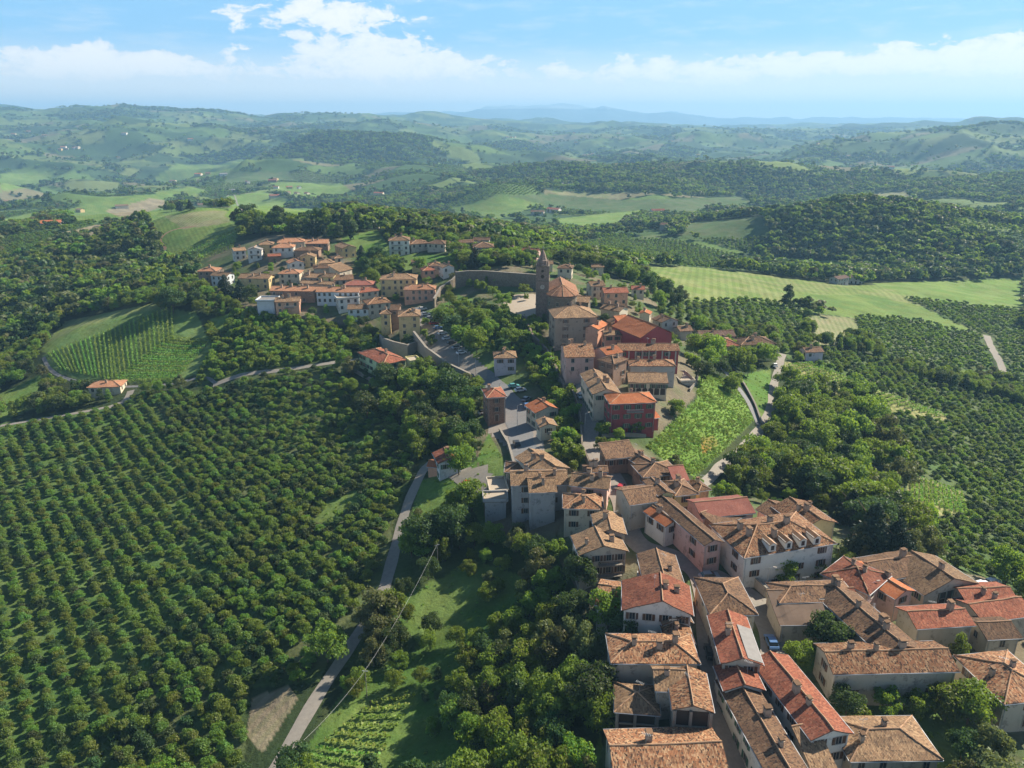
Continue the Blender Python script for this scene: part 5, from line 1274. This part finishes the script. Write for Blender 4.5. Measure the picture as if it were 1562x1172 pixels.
H(2, (1075, 232), (1352, 244), 10, 4.5, 'gx', 'pink', 'red', 'long low russet roof left of the bell tower', chim=2)
H(2, (1440, 330), (1480, 330), 7, 4.0, 'gx', 'cream', 'tan', 'small pale house just right of the bell tower', chim=0)
H(2, (470, 165), (620, 172), 9, 4.5, 'hx', 'beige', 'brown', 'dusky roof among the trees right of the ridge villa', chim=0)
H(0, (902, 408), (922, 408), 7, 4.5, 'gx', 'cream', 'tan', 'small house hidden in the tree belt right of the church', chim=0)
# farms and hamlets out in the country
FAR = [((55, 348), (101, 347), 'white', 'orange', 'orange roofed farm at the far left beyond the wood'), ((300, 316), (322, 316), 'ochre', 'brown', 'villa among the hilltop trees'),
 ((292, 268), (314, 268), 'cream', 'orange', 'farm with orange roof left of the white barn'), ((330, 268), (352, 268), 'white', 'grey', 'white walled barn in the hamlet behind the hilltop'),
 ((256, 278), (272, 278), 'cream', 'red', 'small farm at the left of the hamlet'), ((400, 278), (432, 278), 'brown', 'red', 'dark farm at the right of the hamlet'),
 ((408, 302), (430, 302), 'cream', 'red', 'farm on the pale spur behind the hill field'), ((340, 293), (362, 293), 'grey', 'grey', 'grey shed in front of the hamlet'),
 ((176, 318), (196, 318), 'cream', 'tan', 'farm by the track across the left valley'), ((12, 206), (30, 206), 'cream', 'orange', 'orange roof of the far left hill village'), ((36, 202), (50, 202), 'white', 'orange', 'white house of the far left hill village'),
 ((60, 208), (76, 208), 'cream', 'tan', 'third house of the far left hill village'), ((90, 226), (104, 226), 'white', 'orange', 'first house of the roadside row on the left ridge'), ((110, 226), (126, 226), 'cream', 'tan', 'last house of the roadside row on the left ridge'),
 ((283, 214), (298, 214), 'white', 'orange', 'farm at the top of the long meadow'), ((378, 202), (400, 202), 'cream', 'tan', 'pale farm by the bare field far up'), ((810, 328), (830, 328), 'beige', 'brown', 'left house of the farm group beyond the church'),
 ((832, 324), (858, 324), 'white', 'red', 'right house of the farm group beyond the church'), ((852, 285), (874, 285), 'white', 'grey', 'white warehouse left of the bare sandy field'), ((990, 326), (1016, 326), 'cream', 'red', 'farm in the trees beyond the meadow'),
 ((1008, 350), (1032, 350), 'beige', 'brown', 'brown farm in the far orchard'), ((1266, 434), (1292, 434), 'grey', 'dark', 'dark farmstead alone in the striped meadow'), ((1290, 432), (1314, 432), 'white', 'dark', 'white house of the meadow farmstead'),
 ((1428, 332), (1444, 332), 'cream', 'red', 'pair of roofs on the far right ridge'), ((1286, 240), (1302, 240), 'cream', 'tan', 'hill village house on the distant crest'), ((1318, 244), (1336, 244), 'cream', 'red', 'hill village house lower on the distant crest'),
 ((1060, 238), (1068, 238), 'cream', 'tan', 'lone house in the blue hills'), ((560, 348), (578, 346), 'cream', 'tan', 'cream house by the pale track above the belt'), ((700, 384), (722, 384), 'cream', 'brown', 'brown roof in the gardens behind the upper terrace'),
 ((722, 380), (748, 378), 'grey', 'brown', 'grey house in the gardens behind the upper terrace'), ((570, 298), (586, 298), 'cream', 'red', 'farm deep in the middle valley'), ((938, 205), (948, 205), 'cream', 'tan', 'far farm on a blue ridge left of centre'), ((184, 205), (196, 205), 'white', 'tan', 'white house beyond the far left village')]
for A_, B_, wl_, tl_, lab_ in FAR:
    x, y = ground_at((A_[0]+B_[0])/2, A_[1]); zc = hz(x, y); r = math.hypot(x, y); wpx = B_[0]-A_[0]; wm = max(9, min(30, wpx/F*r)); 
    H(0, A_, B_, min(14, wm*.6), 5.5, 'gx', wl_, tl_, lab_, chim=0, win=0 if r > 900 else 1, base=5, az=random.uniform(-35, 35), wpos=(x, y, min(wm, 24)))

# ------------------------------------------------------------------ parts that single out particular houses
def add_posts(rec, xs, y, h, w=.22, name='post', mat='concrete'):
    o, (c, u, v, ww, g, hh, wx, wy) = rec
    for x in xs:
        b = MB(); b.box(-w, w, -w, w, -1.5, hh-.1); b.build(name, M[mat], o, loc=(x, y, 0))
for rec in (b2, b3):        # the open barns: a dark sheet paints the shade inside, between posts
    o, (c, u, v, ww, g, hh, wx, wy) = rec
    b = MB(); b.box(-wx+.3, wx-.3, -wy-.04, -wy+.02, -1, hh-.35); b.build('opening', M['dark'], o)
    add_posts(rec, [-wx, -wx*.1, wx], -wy-.35, hh)
    b = MB(); b.box(-wx-.1, wx+.1, -wy-.5, -wy-.25, hh*.5-.1, hh*.5+.1); b.build('beam', M['concrete'], o)
o, (c, u, v, ww, g, hh, wx, wy) = (villa, VI)
for i, f in enumerate((.30, .48, .64, .80)):       # dormers of the villa
    x = -wx+2*wx*f; y = -wy+.9; z = hh+.75
    b = MB(); b.box(-.8, .8, -.9, 1.8, -.8, 1.1, 0); b.tri((-.8, -.9, 1.1), (.8, -.9, 1.1), (0, -.9, 1.5), 0)
    b.quad((-.95, -1.15, .95), (0, -1.15, 1.55), (0, 3.0, 1.55), (-.95, 1.8, .95), 1); b.quad((0, -1.15, 1.55), (.95, -1.15, .95), (.95, 1.8, .95), (0, 3.0, 1.55), 1); b.box(-.38, .38, -.93, -.88, -.3, .75, 2)
    b.build('dormer', [M['white'], M['t_mottled'], M['glass']], o, loc=(x, y, z))
def balcony(rec, x, z, w, mat='white', n=None):
    o, (c, u, v, ww, g, hh, wx, wy) = rec
    b = MB(); b.box(-w/2, w/2, -1.1, 0, -.12, 0, 0)
    b.box(-w/2, w/2, -1.1, -1.04, .85, .93, 1)
    for k in range(int(w/.3)+1): q = -w/2+.03+k*(w-.06)/int(w/.3); b.box(q-.02, q+.02, -1.09, -1.05, 0, .85, 1)
    b.build('balcony', [M['concrete'], M[mat]], o, loc=(x, -wy, z))
bal = {h_[0]: None for h_ in HOUSES}
OBJ = {ob['label']: ob for ob in COL.objects if ob.parent is None and 'label' in ob}
def rec_of(lab):
    ob = OBJ[lab]; w_ = [ch for ch in ob.children if ch.name.startswith('wall')][0].data.vertices
    xs = [q.co.x for q in w_]; ys = [q.co.y for q in w_]; zs = [q.co.z for q in w_][:8]
    return ob, (None, None, None, None, None, max(zs), max(xs), max(ys))
rc = rec_of('tall crimson house with white balcony on the terrace edge'); balcony(rc, .5, rc[1][5]-2.7, 5.0)
rc = rec_of('brown roofed house with wooden balconies over the dark gardens'); balcony(rc, 1.5, rc[1][5]-2.6, 5.0, 'shutter_brown'); balcony(rc, 1.5, rc[1][5]-5.3, 5.0, 'shutter_brown')
rc = rec_of('salmon house with balconies right of the blue shed'); balcony(rc, 1, rc[1][5]-2.6, 5)
rc = rec_of('white villa of three storeys on the ridge'); balcony(rc, -1, rc[1][5]-2.6, 6); balcony(rc, -1, rc[1][5]-5.4, 6)
rc = rec_of('little cream house with a balcony directly below the bright orange roof'); balcony(rc, .8, rc[1][5]-2.2, 2.4)
rc = rec_of('modern white villa with grey gable and big windows'); balcony(rc, 0, rc[1][5]-3, 6)
rc = rec_of('long crimson building with row of pale pillars')
for k in range(9):
    b = MB(); b.box(-.22, .22, -.3, .0, -2, rc[1][5]-.1); b.build('pillar', M['frame'], rc[0], loc=(-rc[1][6]+1+k*(2*rc[1][6]-2)/8, -rc[1][7]-.02, 0))
rc = rec_of('arcaded house with row of white window bays above the crimson house')
for k in range(6): link('archway', HM['arch'], rc[0], (-rc[1][6]+1.2+k*(2*rc[1][6]-2.4)/5, -rc[1][7]-.03, .1))
rc = rec_of('tall crimson house with white balcony on the terrace edge')
for k in range(3): link('archway', HM['arch'], rc[0], (-3+k*2.6, -rc[1][7]-.03, min(0, rc[1][5]-9.5)))
rc = rec_of('pale barn with wide portico opening onto a sunny yard'); b = MB(); b.box(-2.8, 2.8, -.06, .02, -1, rc[1][5]-.6); b.build('opening', M['dark'], rc[0], loc=(0, -rc[1][7], 0))  # dark sheet on the solid wall paints the shade within the portico
for k in range(4): b = MB(); b.box(-.12, .12, -.16, -.07, -1, rc[1][5]-.6); b.build('post', M['concrete'], rc[0], loc=(-2.6+k*1.73, -rc[1][7], 0))
rc = rec_of('wide plain brown lean to roof with a small skylight beside the street')
b = MB(); b.box(-.7, .7, -.5, .5, -.25, .12, 0); b.box(-.55, .55, -.35, .35, .12, .15, 1); b.build('skylight', [M['frame'], M['glass']], rc[0], loc=(rc[1][6]*.75, rc[1][7]*.55, rc[1][5]+.25*(rc[1][7]*1.55)+.1))

k_ = 0
for i in range(400):       # tiny farms dotted over the far hills
    q = math.radians(random.uniform(-33, 33)); r = random.uniform(1500, 5200); x, y = r*math.sin(q), r*math.cos(q)
    if farpatch(np.array([x]), np.array([y]))[2][0] or k_ >= 42: continue
    k_ += 1
    for j in range(random.choice((1, 1, 2, 3))):
        house(0, (0, 0), (1, 0), random.uniform(8, 12), 5.5, 'gx', random.choice(('cream', 'white', 'ochre')), random.choice(('church', 'tan', 'red')), 'tiny pale farmhouse dotted on the far hills', chim=0, win=0, base=5, az=random.uniform(-50, 50), wpos=(x+j*22, y+j*13, random.uniform(12, 20)), group='farmhouses dotted over the far hills', name='farmhouse')
o, (c, u, v, ww, g, hh, wx, wy) = b8
b = MB(); q = .36; b.quad((.9, -wy-.2, hh+q*(wx+.45-.9)+.16), (wx+.35, -wy-.2, hh+.2), (wx+.35, wy*.45, hh+.2), (.9, wy*.45, hh+q*(wx+.45-.9)+.16)); b.build('sheet_roof', M['t_grey'], o)
# ------------------------------------------------------------------ church, bell tower
def tower():
    x, y = ground_at(827, 482); g = hz(x, y); az_ = math.degrees(math.atan2(x, y)); o = empty('bell_tower', (x, y, g), math.radians(-4)); tag(o, 'tall dark brick bell tower with round clock and pointed top beside the church', 'bell tower')
    Ht = 21.5; w = 2.45
    b = MB(); b.box(-w, w, -w, w, -4, Ht)
    for s in (-1, 1):
        for q in (-1, 1): b.box(s*(w-.05)-.3, s*(w-.05)+.3, q*(w-.05)-.3, q*(w-.05)+.3, -4, Ht+.02)
    b.build('shaft', M['towerbrick'], o)
    for z in (5.5, 11, 15.5, Ht):
        b = MB(); b.box(-w-.4, w+.4, -w-.4, w+.4, z-.2, z+.2); b.build('cornice', M['stone'], o)
    b = MB(); b.tube([(0, 0, Ht+.2), (0, 0, Ht+2.2), (0, 0, Ht+2.5), (0, 0, Ht+5.2), (0, 0, Ht+6.8)], [2.3, 2.2, 1.75, .9, .05], 8); b.build('spire', M['towerbrick'], o)
    for s in (-1, 1):
        for q in (-1, 1): b = MB(); b.tube([(s*2.1, q*2.1, Ht), (s*2.1, q*2.1, Ht+1.6), (s*2.1, q*2.1, Ht+2.8)], [.35, .3, .02], 6); b.build('pinnacle', M['towerbrick'], o)
    b = MB(); b.tube([(0, 0, Ht+6.6), (0, 0, Ht+8.2)], [.05, .04], 4); b.box(-.4, .4, -.04, .04, Ht+7.5, Ht+7.6); b.build('cross', M['metal'], o)
    def disc(z, r, mt, nm, front=True):
        b = MB()
        for rr, mi, dd in ((r*1.25, 0, .06), (r, 1, .09)):
            pts = [(rr*math.cos(k*math.pi/10), -w-dd, z+rr*math.sin(k*math.pi/10)) for k in range(20)]; n0 = len(b.v); b.v += pts+[(0, -w-dd, z)]
            for k in range(20): b.f.append((n0+k, n0+(k+1) % 20, n0+20)); b.m.append(mi)
            for k in range(20):
                p_, q_ = pts[k], pts[(k+1) % 20]; b.quad(p_, q_, (q_[0], -w+.1, q_[2]), (p_[0], -w+.1, p_[2]), mi)
        return b.build(nm, mt, o)
    c_ = disc(12.9, .95, [M['stone'], M['frame']], 'clock')
    b = MB(); b.box(-.04, .04, -w-.14, -w-.1, 12.9, 13.6); b.box(0, .45, -w-.14, -w-.1, 12.86, 12.94); b.build('clock_hand', M['dark'], c_)
    disc(17.3, .7, [M['stone'], M['dark']], 'round_window'); disc(19.6, .55, [M['stone'], M['dark']], 'round_window')
    for s in (-1, 1):
        a_ = link('archway', HM['arch'], o, (s*w*1.0, 0, 16.4), math.radians(90*s))
tower()
def church():
    x, y = ground_at(857, 486); g = 21.5; o = empty('church', (x, y, g), 0); tag(o, 'old church with rounded brick apse and broad orange roof beside the bell tower', 'church')
    R = 6.2; Hh = 10.5; b = MB(); b.tube([(0, 0, -5), (0, 0, Hh)], [R, R], 20)
    b.box(-R+.05, R-.05, 0, 17, -5, Hh-.01)
    b.tri((-R+.05, 17, Hh), (R-.05, 17, Hh), (0, 17, Hh+3.4)); b.build('wall', M['stone'], o)
    b = MB(); b.tube([(0, 0, Hh-1.2), (0, 0, Hh-.6)], [R+.12, R+.3], 20); b.tube([(0, 0, 4.2), (0, 0, 4.5)], [R+.15, R+.15], 20); b.build('cornice', M['towerbrick'], o)
    t_ = MB(); t_.uvv = []; r2 = R+.7; ap = (0, 0, Hh+3.7)
    for k in range(8):
        a0 = math.pi+k*math.pi/8; a1 = a0+math.pi/8
        patch_slope(t_, [(r2*math.cos(a0), r2*math.sin(a0), Hh), (r2*math.cos(a1), r2*math.sin(a1), Hh), ap], 0, 1.5, 3)
    patch_slope(t_, [(r2, 0, Hh), (r2, 17.6, Hh), (0, 17.6, Hh+3.7), ap], 0, 1.5, 3); patch_slope(t_, [(-r2, 17.6, Hh), (-r2, 0, Hh), ap, (0, 17.6, Hh+3.7)], 0, 1.5, 3)
    uv = [t_.uvv[i] for f in t_.f for i in f]; rf = link('roof', mesh_from('roof', t_.v, t_.f, [M['t_church'], M['fascia']], t_.m, uv), o)
    b = MB(); b.tube([ap, (0, 17.6, Hh+3.7)], [.16, .16], 6)
    for k in range(0, 9, 2): a0 = math.pi+k*math.pi/8; b.tube([(r2*math.cos(a0), r2*math.sin(a0), Hh+.05), (0, 0, Hh+3.75)], [.12, .12], 5)
    b.build('ridge_cap', M['ridge'], rf)
    for k in range(4):
        a0 = math.pi*(1.15+k*.23); w_ = link('window', HM['win'], o, ((R+.02)*math.cos(a0), (R+.02)*math.sin(a0), 7.0), a0+math.pi/2, 1.1)
    b = MB(); b.box(R-.1, R+4.2, 3, 14, -5, 6.0); b.build('aisle', M['stone'], o)
    t_ = MB(); t_.uvv = []; patch_slope(t_, [(R+4.7, 2.6, 6.0), (R+4.7, 14.4, 6.0), (R-.1, 14.4, 8.0), (R-.1, 2.6, 8.0)], 0, 1.5, 3); uv = [t_.uvv[i] for f in t_.f for i in f]
    link('aisle_roof', mesh_from('aisle_roof', t_.v, t_.f, [M['t_tan'], M['fascia']], t_.m, uv), o)
church()

# ------------------------------------------------------------------ retaining walls, fences
def wallline(name, pts, hgt, th, mat, label, cat='wall', top=None, base=2.5, cope=True, group=None):
    """a wall following surveyed ground points; its top steps with the ground unless a level is given"""
    W_ = [ground_at(*p) for p in pts]; S = []
    for i in range(len(W_)-1):
        n = max(1, int(math.dist(W_[i], W_[i+1])/2.0))
        for k in range(n): S.append((W_[i][0]+(W_[i+1][0]-W_[i][0])*k/n, W_[i][1]+(W_[i+1][1]-W_[i][1])*k/n))
    S.append(W_[-1]); S = np.array(S); zs = height(S[:, 0], S[:, 1]); n = len(S)
    tp = (zs+hgt) if top is None else np.interp(np.arange(n), np.linspace(0, n-1, len(top)), top)
    d = np.gradient(S, axis=0); d /= np.linalg.norm(d, axis=1)[:, None]; nr_ = np.stack([d[:, 1], -d[:, 0]], 1)
    o0 = np.array([S[0, 0], S[0, 1], zs[0]]); b = MB(); cb = MB()
    for B_, hw_, zl, zh in ((b, th/2, zs-base, tp), (cb, th/2+.08, tp+.002, tp+.14)):
        for i in range(n-1):
            q = []
            for k in (i, i+1):
                for s in (-1, 1): q.append((S[k]+nr_[k]*s*hw_))
            lo = [(*q[0], zl[i]), (*q[1], zl[i]), (*q[3], zl[i+1]), (*q[2], zl[i+1])]; hi = [(*q[0], zh[i]), (*q[1], zh[i]), (*q[3], zh[i+1]), (*q[2], zh[i+1])]
            lo = [tuple(np.array(p)-o0) for p in lo]; hi = [tuple(np.array(p)-o0) for p in hi]
            B_.quad(hi[0], hi[1], hi[2], hi[3]); B_.quad(lo[0], lo[1], hi[1], hi[0]); B_.quad(lo[1], lo[2], hi[2], hi[1]); B_.quad(lo[3], lo[0], hi[0], hi[3]); B_.quad(lo[2], lo[3], hi[3], hi[2])
    o = empty(name, tuple(o0)); tag(o, label, cat, group); b.build('masonry', M[mat], o)
    if cope: cb.build('coping', M['concrete'], o)
    return o
wallline('retaining_wall', [(695, 440), (715, 434), (760, 436), (800, 438), (838, 440)], 7, 1.0, 'stone', 'long dark retaining wall below the upper terrace, ending at the bell tower', top=[29, 30, 30, 30])
wallline('retaining_wall', [(662, 470), (672, 452), (690, 440), (700, 430)], 4.5, .8, 'stone', 'curved stone wall right of the salmon public house')
wallline('retaining_wall', [(632, 528), (650, 548), (690, 572), (722, 580)], 4.6, .8, 'concrete', 'concrete retaining wall carrying the car park', top=[15.5, 14.2, 12.0, 10.8])
wallline('retaining_wall', [(580, 528), (586, 541), (602, 546), (622, 545), (636, 534)], 8, .8, 'concrete', 'curved buttressed wall under the ochre block', top=[11.5, 12, 12.2, 12.4])
wallline('retaining_wall', [(528, 560), (548, 572), (575, 586)], 1.2, .6, 'concrete', 'dark foundation wall at the foot of the mint green hall')
wallline('retaining_wall', [(800, 492), (812, 520), (835, 545), (850, 575), (862, 600)], 3.0, .8, 'stone', 'dark bastion wall stepping down below the square', cope=False)
wallline('retaining_wall', [(840, 575), (862, 590), (878, 612), (885, 640), (888, 690), (905, 728)], 2.0, .5, 'stone', 'shaded parapet wall between the upper street and the lower road', cope=False)
wallline('retaining_wall', [(762, 658), (775, 680), (782, 705), (788, 725)], 1.1, .5, 'concrete', 'pale curved parapet left of the lower road')
wallline('garden_wall', [(1150, 895), (1168, 912), (1190, 905), (1215, 895)], 2.2, .4, 'beige', 'pale garden wall curving round the villa garden')
wallline('retaining_wall', [(1118, 566), (1135, 590), (1152, 622), (1162, 650)], 1.2, .4, 'stone', 'low curved wall between the two right hand roads')
wallline('garden_wall', [(918, 668), (950, 666), (985, 668)], 1.0, .3, 'concrete', 'low garden wall in front of the crimson house')
wallline('garden_wall', [(1410, 905), (1430, 918), (1450, 930)], 1.4, .35, 'concrete', 'pale yard wall between orange wing and portico barn')
wallline('garden_wall', [(1070, 560), (1062, 585), (1052, 598)], 1.0, .3, 'concrete', 'parapet of the flat terrace on the bank')
wallline('garden_wall', [(768, 474), (790, 484), (812, 488)], .9, .3, 'concrete', 'low wall on the front rim of the sunny square')

# ------------------------------------------------------------------ cars
def car(px, py, rz, col, label, group=None, lift=.22):
    x, y = ground_at(px, py); o = empty('parked_car', (x, y, hz(x, y)+lift), math.radians(rz)); tag(o, label, 'car', group)
    prof = [(-2.1, .35), (-2.15, .75), (-1.95, .95), (-1.0, 1.0), (1.15, .95), (2.0, .78), (2.12, .4)]
    b = MB(); hw = .86
    n0 = len(b.v); b.v += [(p[0], -hw, p[1]) for p in prof]+[(p[0], hw, p[1]) for p in prof]; k = len(prof)
    b.f += [tuple(range(n0, n0+k)), tuple(range(n0+2*k-1, n0+k-1, -1))]; b.m += [0, 0]
    for i in range(k): j = (i+1) % k; b.f.append((n0+i, n0+i+k, n0+j+k, n0+j)); b.m.append(0)
    me = b.mesh('body', [CARM[col]]); link('body', me, o)
    c = MB(); t_ = [(-1.75, .97), (-1.35, 1.45), (.25, 1.47), (1.05, .96)]; n0 = 0
    c.v += [(p[0], -hw+.06, p[1]) if p[1] < 1 else (p[0], -hw+.2, p[1]) for p in t_]+[(p[0], hw-.06, p[1]) if p[1] < 1 else (p[0], hw-.2, p[1]) for p in t_]
    c.f += [(0, 1, 2, 3), (7, 6, 5, 4), (0, 4, 5, 1), (2, 6, 7, 3)]; c.m += [0]*4
    c.build('windows', M['glass'], o).name = 'glasshouse'
    r_ = MB(); r_.box(-1.33, .23, -hw+.19, hw-.19, 1.46, 1.51); r_.build('roof', CARM[col], o)
    for sx in (-1.3, 1.3):
        for sy in (-1, 1):
            w_ = MB(); w_.tube([(0, -.11, 0), (0, .11, 0)], [.33, .33], 12); w_.build('wheel', M['dark'], o, loc=(sx, sy*.8, .33))
    return o
CARM = {k: flat_mat('car paint '+k, c, .3, .03, .6) for k, c in dict(white=(.7, .7, .7), red=(.4, .03, .03), blue=(.08, .16, .32), grey=(.25, .26, .28), black=(.03, .03, .03), silver=(.5, .52, .54), teal=(.1, .3, .3)).items()}
cg = 'cars parked in the bays of the car park'
for i, (px, py, cl) in enumerate([(641, 474, 'silver'), (646, 482, 'white'), (652, 488, 'grey'), (658, 496, 'red'), (664, 503, 'blue'), (671, 511, 'white'), (678, 519, 'silver'), (685, 526, 'black'), (693, 533, 'grey'), (700, 541, 'white')]):
    car(px+4, py, 20+i*1.5, cl, {0: 'silver car in the uppermost bay of the car park', 1: 'white car in the second bay from the top of the car park', 2: 'grey car third from the top in the car park', 3: 'red car in the car park', 4: 'blue car in the car park', 5: 'white car in the middle of the car park row', 6: 'silver car in the lower half of the car park', 7: 'black car in the car park', 8: 'grey car near the lower end of the car park', 9: 'white car at the lowest bay of the car park'}[i], cg, .3)
car(885, 607, 95, 'silver', 'pale car parked on the upper street by the parapet wall'); car(788, 680, 100, 'black', 'small dark car on the lower road near the parapet')
car(794, 598, 20, 'white', 'white car beside the road fork at the brick house'); car(784, 592, 15, 'teal', 'dark teal car beside the road fork at the brick house')
car(803, 612, 60, 'grey', 'grey car on the shaded side of the lower road'); car(978, 886, 80, 'silver', 'silver car squeezed beside the orange walled house')
car(1082, 884, 10, 'grey', 'grey car in the shaded square before the villa wall'); car(1497, 897, 20, 'white', 'white car in the yard at the end of the barn'); car(1512, 893, 20, 'silver', 'silver car in the yard beside the white one')
car(905, 560, 95, 'grey', 'dark grey car in the sunny lane between pink house and crimson building'); car(947, 748, 70, 'red', 'red car parked at the street bend near the tall chimney')
car(935, 716, 60, 'silver', 'silver car on the steep street above the bend'); car(1182, 560, 80, 'white', 'white van on the road by the long yellow house')
car(1176, 985, 88, 'blue', 'blue car in the sunlit lane beside the plain brown roof'); car(1083, 1000, 85, 'black', 'black car in the shaded street beside the vermilion roofed house'); car(716, 742, 10, 'red', 'red car on the pale yard above the flat terraces')
car(738, 632, 30, 'white', 'white van behind the brick house'); car(803, 622, 95, 'blue', 'blue car on the lower road by the orange roofed house')

# ------------------------------------------------------------------ lamps, poles, cables
def pole(px, py, h, label, lamp=True, group=None):
    x, y = ground_at(px, py); z = hz(x, y); o = empty('street_lamp' if lamp else 'utility_pole', (x, y, z), random.uniform(-.4, .4)); tag(o, label, 'street lamp' if lamp else 'pole', group)
    b = MB(); b.tube([(0, 0, -.5), (0, 0, h)], [.09, .06], 7); b.build('pole', M['metal'] if lamp else M['concrete'], o)
    if lamp:
        b = MB(); b.tube([(0, 0, h-.1), (1.0, 0, h+.25)], [.04, .04], 5); b.build('arm', M['metal'], o); b = MB(); b.box(.8, 1.5, -.13, .13, h+.2, h+.33); b.build('lamp_head', M['frame'], o)
    else:
        b = MB(); b.box(-.6, .6, -.05, .05, h-.6, h-.48); b.build('crossarm', M['metal'], o)
    return (x, y, z+h)
for px, py, h, lab in [(789, 655, 8, 'street lamp on the kerb between brick house and lower road'), (700, 560, 8, 'street lamp at the lower end of the car park'), (726, 575, 7, 'lamp post at the junction below the park'), (668, 520, 7, 'lamp post in the middle of the car park'),
                       (892, 660, 6, 'street lamp on the upper street beside the parapet'), (1013, 790, 6, 'leaning lamp post in the shaded street'), (1168, 905, 6, 'lamp post inside the villa garden wall'), (521, 562, 8, 'lamp post at the bend by the mint green hall'), (1323, 935, 7, 'tall pole between brick red house and flat brown roof'),
                       (762, 610, 6, 'lamp post behind the brick house'), (840, 555, 6, 'lamp on the dark bastion wall')]:
    pole(px, py, h, lab)
p1 = pole(668, 868, 7, 'utility pole high on the grassy slope', False); p2 = pole(560, 1065, 7, 'utility pole in the middle of the slope', False); p3 = pole(440, 1200, 7, 'utility pole at the foot of the slope by the lane', False)
for a, b_, lab in ((p1, p2, 'pale overhead cable over the bright grass slope'), (p2, p3, 'pale overhead cable over the young vine plot')):
    pts = [(a[0]+(b_[0]-a[0])*k/12, a[1]+(b_[1]-a[1])*k/12, a[2]+(b_[2]-a[2])*k/12-1.2*4*(k/12)*(1-k/12)-.4) for k in range(13)]
    o0 = pts[0]; b = MB(); b.tube([(p[0]-o0[0], p[1]-o0[1], p[2]-o0[2]) for p in pts], [.018]*13, 4); tag(b.build('overhead_cable', M['wire'], None, loc=o0), lab, 'cable')
plant_named(); plant_all_ = plant_all(); vineyards()
# ------------------------------------------------------------------ the air: pale haze over the whole country
def haze():
    m_, t = newmat('haze air'); v = t.n('ShaderNodeVolumePrincipled'); v.inputs['Color'].default_value = (.35, .67, 1.0, 1); v.inputs['Density'].default_value = HAZE; v.inputs['Anisotropy'].default_value = .15
    o = t.n('ShaderNodeOutputMaterial'); t.l(v.outputs[0], o.inputs['Volume'])
    zt = max(CAMZ, float(Z.max()))+12; zb = float(Z.min())-8; b = MB(); b.box(-16000, 16000, -300, 19600, zb, zt); ob = b.build('haze', m_); tag(ob, kind='stuff', label='pale blue haze over the hills')
HAZE = 1.1e-4
haze()
for h_ in HOUSES: print('HOUSE', h_)
